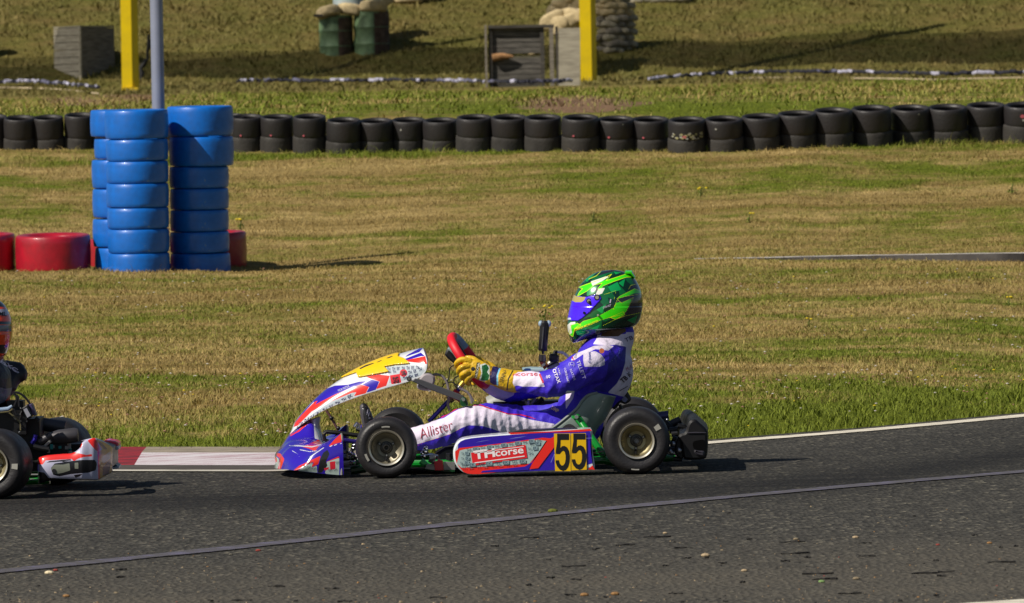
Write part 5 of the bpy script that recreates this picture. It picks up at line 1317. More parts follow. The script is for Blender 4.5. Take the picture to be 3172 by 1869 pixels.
# ---- rear bumper
def rbump():
    z = Z3; mb = MB()
    out = smooth_poly(ZZ(z,[(1850,810),(1890,762),(1965,745),(1985,650),(2025,570),(2100,550),(2150,590),(2262,690),(2280,740),(2272,1060),(2250,1132),(1975,1140),(1925,1110),(1905,950),(1880,850)]),1)
    n0 = C_-.60
    P = [W(x,y,n0) for x,y in out]; n = len(P)
    ys = [n0-.0,n0+.010,n0+.12,n0+.30,C_]; rings = [inset(P,.010),P,P,P,P]; vs = []
    for r_, y in zip(rings, ys):
        k = (y-n0)/.6
        for p in r_: vs.append(Vector((p.x+.018*math.sin(k*math.pi/2), y, p.z-.0)))
    m_ = len(rings); full = vs+[Vector((v.x,2*C_-v.y,v.z)) for i in range(m_-2,-1,-1) for v in vs[i*n:(i+1)*n]]; K = len(full)//n
    mb.add(full, [(i*n+j,i*n+(j+1)%n,(i+1)*n+(j+1)%n,(i+1)*n+j) for i in range(K-1) for j in range(n)]+[tuple(range(n)),tuple((K-1)*n+j for j in range(n))[::-1]], 0)
    mb.prism(smooth_poly(ZZ(z,[(1820,900),(1860,800),(1905,790),(1915,950),(1950,1010),(1940,1100),(1900,1135),(1820,1070),(1808,980)]),1), n0+.02, n0+.12, 0, .006)
    # recess shade painted as a near-black patch, its lit shelf and ridge as paler ones
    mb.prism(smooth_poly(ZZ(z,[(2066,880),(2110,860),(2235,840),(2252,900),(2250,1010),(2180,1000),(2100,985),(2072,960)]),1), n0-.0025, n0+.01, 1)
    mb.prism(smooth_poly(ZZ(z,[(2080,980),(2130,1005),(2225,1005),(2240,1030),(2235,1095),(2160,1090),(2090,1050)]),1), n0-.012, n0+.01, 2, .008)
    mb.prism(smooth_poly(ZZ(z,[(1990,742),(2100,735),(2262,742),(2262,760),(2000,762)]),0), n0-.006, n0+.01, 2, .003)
    o = mb.build('rear_bumper', [mat('bumper_black',(13,12,15),.5,coat=.04,var=.1,spec=.35), mat('bumper_recess_shade',(3,3,4),.9,spec=.1), mat('bumper_edge_lit',(46,44,52),.4)], kart, smooth=35)
    h = MB()
    for a,b,r_ in ((1875,1000,.012),(1790,905,.010),(2092,968,.006),(1745,1010,.009),(1765,1030,.008),(1700,560,.006)): h.ball(W(*z(a,b),n0+.01), r_, 0, 10)
    h.tube([W(*z(1700,985),n0+.05),W(*z(1815,985),n0+.05)],.011,10,1); h.tube([W(*z(1700,1030),n0+.05),W(*z(1830,1040),n0+.05)],.009,10,0); h.tube([W(*z(1790,1120),n0+.05),W(*z(1915,1125),n0+.05)],.010,10,1)
    h.tube([W(*z(1760,770),n0+.2),W(*z(1850,760),n0+.2)],.012,10,1); h.tube([W(*z(1770,830),n0+.15),W(*z(1850,860),n0+.15)],.016,10,1); h.tube([W(*z(1740,930),n0+.2),W(*z(1830,930),n0+.2)],.022,10,1)
    h.build('bumper_mount', [steel, blackm], kart)
rbump()
# ================================================================ PEOPLE
def remeshed(mb, name, voxel, it=2, disp=None):
    me = mb.mesh('tmp', blackp, (0,0,0), 0, fix=True); o = bpy.data.objects.new('tmp', me); COL.objects.link(o)
    r = o.modifiers.new('r','REMESH'); r.mode = 'VOXEL'; r.voxel_size = voxel
    s = o.modifiers.new('s','SMOOTH'); s.factor = .5; s.iterations = it
    dg = bpy.context.evaluated_depsgraph_get(); out = bpy.data.meshes.new_from_object(o.evaluated_get(dg)); bpy.data.objects.remove(o); bpy.data.meshes.remove(me)
    if disp is not None:
        n = len(out.vertices); co = np.empty(n*3,np.float32); no = np.empty(n*3,np.float32); out.vertices.foreach_get('co',co); out.vertex_normals.foreach_get('vector',no)
        co = co.reshape(-1,3); no = no.reshape(-1,3); co = co+no*disp(co,no)[:,None]; out.vertices.foreach_set('co', co.reshape(-1).astype(np.float32)); out.update()
    out.name = name; out.materials.clear(); out.shade_smooth(); return out
def limb(mb, pts, n=22):
    """pts = [(px,py,depth,r_in_plane,r_depth)]"""
    Q = catmull([(W(a,b,d).x, d, W(a,b,d).z, r, q) for a,b,d,r,q in pts], len(pts)*5)
    P = [Vector(q[:3]) for q in Q]; k = len(P); vs = []
    for i, p in enumerate(P):
        t = (P[min(i+1,k-1)]-P[max(i-1,0)]).normalized(); dep = Vector((0,1,0)); dep = (dep-t*dep.dot(t)).normalized(); s = t.cross(dep)
        for j in range(n): a = 2*math.pi*j/n; vs.append(p+s*math.cos(a)*Q[i][3]+dep*math.sin(a)*Q[i][4])
    mb.add(vs, [(i*n+j,i*n+(j+1)%n,(i+1)*n+(j+1)%n,(i+1)*n+j) for i in range(k-1) for j in range(n)]+[tuple(range(n))[::-1],tuple((k-1)*n+j for j in range(n))])
    for e in (0,-1): mb.ball(P[e], min(Q[e][3],Q[e][4])*.98, 0, 12, (1,1,1))
    mb_c = P
    return mb_c

def folds(amp=1.0, ref=None):
    """cloth creases: rings across the sleeves and thighs plus soft noise"""
    def f(co, no):
        out = np.zeros(len(co)); P = proj(co)
        for i,(x,y,z) in enumerate(co):
            px, py = P[i]; v = 0.0
            v += .0035*mnoise.noise(Vector((x*14,y*14,z*14)))+.0022*(1-abs(mnoise.noise(Vector((x*26+3,y*20,z*30))))*2)
            if ref:
                for cx, cy, rx, ry, ang, fr_, a in ref:
                    dx, dy = px-cx, py-cy; w_ = math.exp(-((dx/rx)**2+(dy/ry)**2))
                    if w_ > .02:
                        u = dx*math.cos(ang)+dy*math.sin(ang); wob = 9*mnoise.noise(Vector((px*.02,py*.02,1)))
                        v += a*w_*(.5+.5*math.sin((u+wob)*fr_))**2*1.0-a*w_*.4
            out[i] = v*amp
        return out
    return f

DRV = Vector((W(1830,1300,C_).x, C_, 0.10))
driver = thing('person', DRV, 'kart driver in bright green helmet, purple and white suit and yellow gloves', 'person', 'kart drivers')
def driver_body():
    mb = MB(); C = C_
    limb(mb, [(1778,1312,C,.090,.16),(1796,1275,C,.100,.165),(1824,1225,C,.112,.17),(1860,1170,C,.132,.18),(1873,1120,C,.125,.185),(1884,1085,C,.108,.165),(1897,1058,C,.088,.11),(1906,1036,C,.083,.083),(1906,1020,C,.078,.078)])
    limb(mb, [(1905,1050,C,.060,.060),(1900,1020,C,.056,.056),(1880,960,C,.08,.075)])
    # near arm, then far arm
    limb(mb, [(1868,1128,C-.10,.078,.08),(1848,1128,C-.17,.080,.075),(1800,1148,C-.215,.074,.068),(1745,1178,C-.235,.064,.060),(1700,1190,C-.225,.057,.055),(1650,1186,C-.20,.049,.048),(1597,1182,C-.17,.040,.042),(1580,1180,C-.165,.036,.038)])
    limb(mb, [(1870,1125,C+.10,.075,.08),(1850,1122,C+.17,.075,.07),(1760,1158,C+.24,.058,.056),(1690,1188,C+.26,.048,.048),(1630,1210,C+.25,.040,.042),(1580,1221,C+.22,.034,.036),(1545,1212,C+.19,.032,.033),(1506,1190,C+.165,.030,.030)])
    # legs
    limb(mb, [(1800,1310,C-.06,.10,.10),(1740,1318,C-.09,.085,.088),(1640,1322,C-.12,.066,.075),(1560,1312,C-.16,.072,.070),(1490,1304,C-.19,.068,.064),(1430,1316,C-.20,.068,.062),(1375,1338,C-.18,.060,.056),(1320,1354,C-.16,.056,.050),(1250,1368,C-.13,.046,.044),(1185,1376,C-.11,.038,.038)])
    limb(mb, [(1800,1305,C+.06,.10,.10),(1740,1308,C+.10,.085,.088),(1640,1305,C+.14,.066,.075),(1560,1300,C+.18,.068,.070),(1480,1298,C+.20,.064,.064),(1425,1312,C+.20,.062,.06),(1375,1332,C+.18,.056,.056),(1300,1354,C+.15,.048,.050),(1185,1376,C+.11,.038,.038)])
    ref = [(1700,1195,60,60,.3,.16,.006),(1640,1210,50,40,.9,.22,.005),(1460,1300,150,60,.15,.20,.006),(1570,1320,110,50,-.1,.24,.005),(1380,1360,60,40,.4,.2,.006),(1800,1180,60,60,.8,.14,.007),(1700,1260,50,40,.8,.14,.005),(1860,1160,60,70,.9,.10,.006)]
    me = remeshed(mb, 'body', .0062, 3, folds(1.0, ref)); co0 = np.empty(len(me.vertices)*3,np.float32); me.vertices.foreach_get('co',co0)
    for v in me.vertices: v.co -= DRV
    o = obj_from('body', me, driver, DRV)
    z2 = lambda *p: ZZ(Z2, p); z4 = lambda *p: ZZ(Z4, p); z6 = lambda *p: ZZ(Z6,p)
    L = [('l0',[z2((-150,1000),(-60,975),(0,958),(150,922),(215,880),(270,848),(400,815),(520,825),(620,865),(760,900),(900,938),(1095,972),(1060,1010),(850,1022),(700,1042),(640,1042),(560,1012),(480,990),(360,983),(300,1008),(200,1060),(60,1105),(-90,1150),(-130,1080)),
                 z6((160,630),(240,622),(590,628),(640,660),(728,908),(480,900),(350,905),(230,880),(150,925),(90,900),(60,840)),
                 z6((1185,440),(1225,375),(1290,310),(1400,270),(1600,180),(1830,165),(1950,185),(1850,265),(1620,240),(1560,270),(1420,320),(1250,435)),
                 z6((1405,430),(1412,330),(1460,300),(1620,275),(1720,330),(1790,420),(1785,520),(1700,550),(1430,552)),
                 z6((2165,200),(2165,-60),(2500,-60),(2500,900),(2200,1100),(1840,1010),(2000,850),(2085,700),(2100,560),(2145,480)),
                 z6((1580,150),(1640,60),(1660,-10),(2500,-40),(2500,200),(2165,200),(2000,165),(1700,165)),
                 z6((1100,1000),(1110,975),(1255,980),(1230,1110),(1100,1305),(1095,1130)),
                 z2((440,610),(560,600),(640,670),(760,660),(745,730),(660,770),(560,760)) ]),
         ('l1',[('line',z2((-90,975),(0,945),(140,912),(215,868),(260,842),(330,818),(460,810),(520,833),(620,862),(700,888),(800,893),(880,912),(930,930)),3.6), ('line',z6((640,690),(700,830)),6), ('line',z6((1215,385),(1240,435)),4),('line',z2((-90,1165),(0,1120),(60,1107),(200,1062),(300,1010)),1.8)]),
         ('l2',[z6((760,1060),(1060,1020),(1040,1110),(960,1200),(920,1290),(850,1300),(740,1350),(600,1310),(590,1240),(640,1190),(760,1180))]),
         ('l3',[z6((2000,175),(2165,195),(2150,480),(2085,700),(2000,850),(1840,1010),(1560,960),(1760,830),(1830,660),(1850,500),(2060,230))]),
         ('l4',[('line',z6((2065,215),(2040,320),(1960,410),(1865,480)),2.0)]),
         ('l5',[z4((740,815),(770,775),(830,740),(1000,690),(1010,770),(960,795),(930,818),(800,820))]),
         ('l6',[('disc',Z6(1735,270),46/5.7068),z6((0,0),(0,1),(1,0))])]
    m = paint_mat('suit_cloth',(56,32,192),[('l0',(216,206,226)),('l2',(72,62,196)),('l3',(34,20,140)),('l4',(100,120,210)),('l1',(196,20,48)),('l5',(92,66,40)),('l6',(176,96,60))],rough=.62,coat=.0,bump=.35,bscale=60,var=.12)
    me.materials.append(m); paint_attrs(me, world_co(o), L)
    bv = bvh_of(o); t = MB()
    def T(s, a, b, h, mi, z=Z6, zs=5.7068, **k): lettering(t, s, z(*a), z(*b), h/zs, mi, bv, off=.0035, sub=1, **k)
    T('Allister',(1558,1035),(1888,935),100,0,Z1,3.2257,shear=.15,bold=-.012)
    T('corse',(235,712),(600,706),45,1,space=1.0,bold=-.005); T('TH',(100,712),(225,712),44,1)
    T('ROTAX',(838,555),(955,850),62,2,bold=.02); T('TILLETT',(1285,450),(1400,775),62,3,bold=.015)
    T('CORSE KART',(1065,575),(1130,842),34,2); T('NATOR',(1165,600),(1240,800),42,3,bold=.01)
    T('freem',(1540,480),(1540,290),50,4,bold=.01,shear=.1)
    T('McAll',(2190,640),(2320,560),80,5,shear=.2); T('TB K',(2110,850),(2290,690),90,6,bold=.03); T('TB',(2160,120),(2300,60),70,7); T('_____',(2050,985),(2200,900),12,6,bold=.03)
    T('OMP',(1275,400),(1320,290),34,6); T('(C)',(1150,545),(1250,545),80,3)
    T('OMP',(825,1290),(950,1370),70,8,bold=.04)
    T('OO',(935,600),(955,540),34,2); T('oo',(760,760),(830,740),50,2); T('LABS',(960,580),(985,690),22,2)
    join_into(o, t, [mat('emb_red',(150,24,56),.6), mat('emb_red2',(206,24,50),.6), mat('emb_white',(236,228,240),.6), mat('emb_lilac',(186,180,226),.6), mat('emb_blue',(50,66,150),.6), mat('emb_rose',(176,110,140),.6), mat('emb_dark',(40,20,44),.6), mat('emb_navy',(36,30,90),.6), mat('emb_cream',(232,190,160),.6)])
    return o
driver_body()

# ---- gloves
def glove(flip=False, shift=(0,0), dd=0.0):
    mb = MB(); C = C_; s = 1
    def P(px, py, off): return (px+shift[0], py+shift[1], C-off)
    limb(mb, [(*P(1600,1184,.168),.048,.046),(*P(1575,1181,.168),.046,.046),(*P(1545,1172,.165),.041,.042),(*P(1528,1168,.165),.037,.037),(*P(1510,1163,.165),.038,.034)])
    limb(mb, [(*P(1516,1163,.168),.037,.030),(*P(1492,1150,.172),.042,.026),(*P(1468,1141,.172),.040,.023),(*P(1452,1140,.168),.034,.020)])
    fingers = [[(1456,1119,.178),(1432,1114,.178),(1414,1126,.160),(1417,1140,.135)], [(1452,1134,.182),(1431,1137,.186),(1420,1150,.166),(1426,1160,.140)],
               [(1456,1149,.180),(1438,1156,.184),(1430,1168,.164),(1438,1176,.140)], [(1466,1160,.172),(1450,1172,.176),(1446,1184,.158),(1454,1190,.138)]]
    for f in fingers:
        r = .0125; limb(mb, [(*P(*q), r*k, r*k) for q, k in zip(f, (1.05,1.0,.92,.8))], 12)
    limb(mb, [(*P(1488,1128,.15),.015,.014),(*P(1462,1112,.142),.014,.013),(*P(1438,1110,.132),.012,.012)], 12)
    if flip: mb.v = [(v[0], 2*C-v[1], v[2]) for v in mb.v]
    me = remeshed(mb, 'glove', .0034, 2, lambda co, no: np.array([.0012*mnoise.noise(Vector((x*60,y*60,z*60))) for x,y,z in co]))
    for v in me.vertices: v.co -= DRV
    o = obj_from('glove', me, driver, DRV); z2 = lambda *p: ZZ(Z2,p)
    me.materials.append(paint_mat('glove_cloth',(212,170,14),[('g1',(206,214,208)),('g0',(6,92,40)),('g2',(26,22,84)),('g3',(18,18,20)),('g4',(120,190,220)),('g5',(170,110,10))],rough=.55,coat=.1,bump=.4,bscale=120))
    paint_attrs(me, world_co(o), [('g1',[z2((455,470),(500,455),(540,480),(540,590),(500,610),(450,600),(470,540))]), ('g0',[z2((474,476),(515,464),(536,500),(518,530),(540,560),(526,604),(464,602),(478,540))]),
        ('g2',[z2((570,480),(635,490),(625,520),(610,560),(612,640),(580,640),(545,620),(540,540))]), ('g4',[('line',z2((632,488),(606,560),(608,640)),5)]),
        ('g3',[z2((432,448),(462,450),(432,580),(410,582)), ('disc',Z2(400,505),6.5), ('line',z2((738,520),(700,590),(690,680)),4)]), ('g5',[('line',z2((300,470),(345,462),(370,475)),2.0),('line',z2((330,520),(370,512)),2),('line',z2((345,560),(380,550)),2),('line',z2((560,500),(548,560)),2)])])
    if not flip:
        bv = bvh_of(o); t = MB(); lettering(t,'NACIONAL',Z2(432,583),Z2(460,450),20/2.7486,0,bv,off=.002,bold=.01); lettering(t,'SENNA',Z2(655,625),Z2(690,510),34/2.7486,1,bv,off=.002,shear=.1,sub=1)
        join_into(o, t, [mat('glove_white',(230,226,200),.6), mat('glove_ink',(40,34,30),.6)])
glove(); glove(True, (14,6))

# ---- shoes
def shoe(off):
    mb = MB(); C = C_
    limb(mb, [(1176,1378,C+off,.040,.036),(1160,1366,C+off,.038,.036),(1146,1325,C+off,.030,.040),(1134,1285,C+off,.025,.040),(1127,1262,C+off,.019,.034)])
    me = remeshed(mb, 'shoe', .005, 2)
    for v in me.vertices: v.co -= DRV
    o = obj_from('shoe', me, driver, DRV); me.materials.append(paint_mat('shoe_leather',(26,25,28),[('s0',(74,72,78)),('s1',(190,186,200))],rough=.45,coat=.15,bump=.2))
    z = lambda *p: ZZ(Z1,p)
    paint_attrs(me, world_co(o), [('s0',[z((940,700),(975,675),(985,800),(1000,900),(940,900))]),('s1',[('line',z((1030,740),(1022,790)),3),('line',z((1045,765),(1036,810)),2.5),('line',z((1030,830),(1060,820)),2)])])
    return o
s1 = shoe(-.11); s2 = shoe(.11)

# ---- helmets
def helmet_mesh(zoom, outline, width, depth_c, nu=150, nv=170, inner=0.0):
    out = smooth_poly(outline, 2); P = np.array([zoom(*p) for p in out]); 
    y0, y1 = P[:,1].min()+.3, P[:,1].max()-.3
    ts = np.linspace(0,1,nv); ys = y0+(y1-y0)*(.5-.5*np.cos(ts*math.pi)); rows = []
    for y in ys:
        xs = []
        n = len(P)
        for i in range(n):
            a, b = P[i], P[(i+1)%n]
            if (a[1] <= y) != (b[1] <= y): xs.append(a[0]+(y-a[1])/(b[1]-a[1])*(b[0]-a[0]))
        rows.append((y, min(xs), max(xs)))
    V = []; H = y1-y0; Lmax = max(r[2]-r[1] for r in rows)
    for y, xa, xb in rows:
        t = (y-y0)/H; prof = math.sqrt(max(0, 1-((t-.50)/.52)**2)) if t < .5 else 1-.16*((t-.5)/.5)**2
        hw = width/2*min(prof, ((xb-xa)/Lmax)**.55*1.02)
        xc, hx = (xa+xb)/2, (xb-xa)/2
        for j in range(nu):
            a = 2*math.pi*j/nu; ca, sa = math.cos(a), math.sin(a); e = .92 if t < .5 else .86
            f = lambda q: math.copysign(abs(q)**e, q)
            k = 1-.10*max(0,-ca)*(1 if t > .35 else .3)     # chin bar narrower than the back
            V.append(W(xc+hx*f(ca), y, depth_c)+Vector((0, hw*f(sa)*k, 0)))
    F = [(i*nu+j,i*nu+(j+1)%nu,(i+1)*nu+(j+1)%nu,(i+1)*nu+j) for i in range(nv-1) for j in range(nu)]+[tuple(range(nu)),tuple((nv-1)*nu+j for j in range(nu))[::-1]]
    return V, F
def sub_shell(V, F, poly, grow, pad=-.5):
    Pj = proj(np.array([tuple(v) for v in V])); ins = sd_poly(Pj, poly) > pad; c = Vector(np.mean(np.array([tuple(v) for v in V]),0)); idx = {}; vs = []; fs = []
    for f in F:
        if len(f) == 4 and all(ins[i] for i in f):
            for i in f:
                if i not in idx: idx[i] = len(vs); vs.append(V[i]+(V[i]-c).normalized()*grow)
            fs.append(tuple(idx[i] for i in f))
    return vs, fs
def green_helmet():
    z = lambda *p: ZZ(Z4,p); ol = [(830,122),(740,135),(660,165),(600,205),(545,260),(505,315),(480,375),(455,430),(425,540),(405,640),(388,690),(398,770),(418,840),(450,890),(500,880),(600,845),(700,815),(800,790),(900,755),(1000,745),(1090,722),(1150,668),(1180,560),(1190,450),(1172,345),(1130,255),(1085,190),(1000,143),(910,123)]
    V, F = helmet_mesh(Z4, ol, .262, C_, 260, 230); mb = MB(); mb.add(V, F)
    me_m = paint_mat('helmet_paint',(2,44,26),[('h1',(6,150,74)),('h0',(62,228,8)),('h2',(38,34,46)),('h3',(222,222,214)),('h4',(214,236,20)),('h5',(14,14,16)),('h6',(64,60,68))],rough=.18,coat=1.0,patches=((4,96,46),26),var=.03)
    o = mb.build('helmet', [me_m], driver, smooth=60)
    bands = [z((505,305),(740,225),(860,168),(800,235),(1060,150),(1100,195),(1010,200),(880,245),(770,290),(730,345),(712,320),(760,262),(680,280),(600,345),(500,400),(520,355),(555,320)),
             z((940,400),(1100,320),(1172,345),(1170,375),(1000,400),(915,425)), z((470,740),(560,660),(700,620),(880,520),(920,430),(960,470),(1090,410),(1010,560),(970,590),(840,620),(740,650),(600,700),(480,745)),
             z((840,620),(980,560),(1000,590),(900,640)), z((412,790),(440,700),(500,680),(540,700),(470,745),(455,820),(440,815)), z((1000,160),(1060,150),(1098,205),(1070,190))]
    L = [('h1',[z((560,200),(700,150),(650,200),(600,250)), z((600,300),(700,290),(680,360),(600,400)), z((820,300),(920,250),(960,330),(860,360)), z((930,260),(1000,215),(980,300)), z((700,540),(800,480),(760,580)), z((480,760),(600,730),(560,820),(500,800)), z((640,740),(740,690),(700,760)), z((1020,650),(1130,600),(1100,690)), z((880,140),(960,150),(900,170))]),
         ('h0',bands),
         ('h2',[z((740,165),(830,122),(905,125),(880,140),(800,160),(700,190)), z((915,440),(1090,370),(1170,365),(1185,480),(1175,570),(1000,610),(900,640),(985,600),(1020,540),(1070,430),(900,470)), z((1040,320),(1060,285),(1135,265),(1165,310)), z((720,230),(860,170),(800,225),(735,250))]),
         ('h3',[z((640,245),(800,190),(830,195),(760,240),(660,290)), z((690,380),(720,320),(790,310),(760,370),(720,385)), z((395,700),(430,670),(480,665),(480,690),(430,700),(445,780),(420,800),(402,760))]),
         ('h4',[('line',p_+[p_[0]],1.5) for p_ in bands[:5]]+[('line',z((760,710),(900,640),(1000,605),(1178,566)),1.5),('line',z((885,435),(905,340),(780,380),(850,360)),1.2),('line',z((620,220),(700,185),(760,125)),1.4),('line',z((1035,325),(1060,285),(1135,268)),1.4),('line',z((880,540),(920,432)),1.2)]),
         ('h5',[z((420,850),(440,820),(465,860),(470,890),(448,895)), z((600,850),(760,800),(1000,760),(1100,725),(1160,665),(1160,640),(1080,705),(980,725),(760,755),(600,800)), ('disc',Z4(1158,492),26/3.37), ('line',z((845,425),(850,470)),2)]),
         ('h6',[('disc',Z4(1158,492),14/3.37),z((480,880),(620,838),(800,790),(980,755),(980,742),(760,768),(600,818),(470,862))])]
    paint_attrs(o.data, world_co(o), L)
    bv = bvh_of(o); t = MB()
    lettering(t,'CASPER MCALLISTER',Z4(476,765),Z4(722,665),22/3.3738,0,bv,off=.0015,bold=.01,shear=.15); lettering(t,'SWAP',Z4(770,532),Z4(858,500),22/3.3738,1,bv,off=.0015,shear=.2); lettering(t,'I',Z4(848,470),Z4(856,430),12/3.3738,1,bv,off=.0015)
    join_into(o, t, [mat('helmet_gold',(232,226,40),.4), mat('helmet_silver',(190,180,200),.4)])
    vp = z((440,375),(470,385),(500,398),(600,408),(690,385),(740,388),(752,420),(735,455),(690,500),(640,560),(560,625),(520,650),(470,652),(395,640),(400,560))
    v1, f1 = sub_shell(V, F, vp, .0035, -.3); mv = MB(); mv.add(v1, f1)
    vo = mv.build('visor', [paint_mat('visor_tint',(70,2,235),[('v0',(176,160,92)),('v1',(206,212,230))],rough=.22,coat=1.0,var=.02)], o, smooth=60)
    s = vo.modifiers.new('s','SOLIDIFY'); s.thickness = .0025; s.offset = 0
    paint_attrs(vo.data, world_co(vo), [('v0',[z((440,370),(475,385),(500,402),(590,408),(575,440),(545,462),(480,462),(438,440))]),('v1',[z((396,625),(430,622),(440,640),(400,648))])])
    k = MB()
    for a, b, r_, mi in ((706,410,.0085,0),(620,447,.0075,0),(715,595,.0045,0),(572,572,.0055,1)):
        o0 = W(*Z4(a,b),20); di = (W(*Z4(a,b),40)-o0).normalized(); h_, nn, _, _ = bv.ray_cast(o0, di, 30)
        for sg in (1,-1):
            c = Vector((h_.x, h_.y if sg > 0 else 2*C_-h_.y, h_.z)); k.tube([c-Vector((0,.002*sg,0)), c-Vector((0,.009*sg,0))], r_*1.5 if mi == 0 and r_ > .007 else r_, 18, 1); k.tube([c-Vector((0,.009*sg,0)), c-Vector((0,.013*sg,0))], r_*.95, 18, mi)
            if r_ == .0075: 
                e_ = c+Vector((.012,.0,-.018)); k.tube([c-Vector((0,.007*sg,0)), e_-Vector((0,.007*sg,0))], .0075, 10, 1)
    k.build('visor_pivot', [mat('screw_cream',(206,200,180),.3,metal=.5), blackp], o)
    sp_ = MB(); sp_.tube(P_(Z4,[(1000,150),(1060,152),(1098,205)],C_), [.010,.012,.006], 10, 0, ry=[.05,.05,.04]); sp_.build('spoiler', [mat('helmet_lime',(62,228,8),.2,coat=1)], o)
    cs = MB(); cs.prism(ZZ(Z4,[(590,865),(700,815),(720,835),(655,905),(630,912)]), C_-.06, C_-.045, 0, .002); cs.build('chin_strap', [blackp], o)
green_helmet()
# stick with a rounded cap clamped ahead of the chest: camera on its grip
def stick():
    d = C_+.06; base = W(*Z4(175,1150), d)
    t = thing('action_camera', base, 'black stick camera standing upright on a jointed clamp in front of the driver', 'action camera')
    b = MB(); c0, c1 = W(*Z4(137,970),d), W(*Z4(163,655),d); b.tube([c0, c0.lerp(c1,.04), c0.lerp(c1,.5), c0.lerp(c1,.92), c1], [.017,.020,.0195,.0215,.014], 20, 0, ry=[.014,.017,.0165,.019,.012])
    b.tube([c0.lerp(c1,.08)-Vector((.004,.0165,0)), c0.lerp(c1,.8)-Vector((.004,.0175,0))], [.003,.003], 6, 1); b.build('grip', [mat('grip_black',(24,24,28),.35), dgrey], t)
    ln = MB(); p = W(*Z4(160,685),d); 
    for sg in (-1,1): ln.ball(p+Vector((sg*.017,0,0)), .013, 0, 14, (.9,1,1.1))
    ln.build('lens', [mat('lens_glass',(150,170,185),.1,coat=1)], t)
    j = MB(); j.tube(P_(Z4,[(140,965),(142,1005)],d), .006, 10, 0); j.tube(P_(Z4,[(135,1010),(133,1075)],d), [.015,.017], 14, 0); j.tube(P_(Z4,[(130,1065),(145,1105)],d), .013, 12, 1); j.tube(P_(Z4,[(128,1085),(165,1140),(190,1105)],d), [.010,.012,.010], 10, 2); j.tube(P_(Z4,[(140,1105),(155,1125)],d-.012), .010, 12, 3)
    j.build('clamp', [mat('joint_black',(30,22,24),.3,coat=.5), mat('joint_maroon',(74,26,34),.3), mat('joint_copper',(140,78,34),.4,metal=.5), alu], t)
stick()

# ================================================================ SECOND KART (cut by the left edge), yawed away
K2 = Vector(((W(-7,1420,28.95).x+W(168,1375,30.08).x)/2, 29.55, 0)); YAW = R(-9)
kart2 = thing('racing_kart', K2, 'kart ahead, cut by the left frame edge, with white red yellow rear bumper', 'go-kart', 'racing karts on the track')
rot = Matrix.Rotation(YAW,3,'Z')
def k2l(v): return rot@(Vector(v)-K1O)        # first kart's world point -> second kart's local point
for ms, c, fl, sp in ((WM_R, rw, False, 40),(WM_R, Vector((rw.x,31.36,rw.z)), True, 10),(WM_F, fw, False, 0),(WM_F, Vector((fw.x+.03,31.26,fw.z)), True, 0)):
    h = add_wheel(kart2, ms, k2l(c), fl, sp, math.degrees(YAW), local=True)
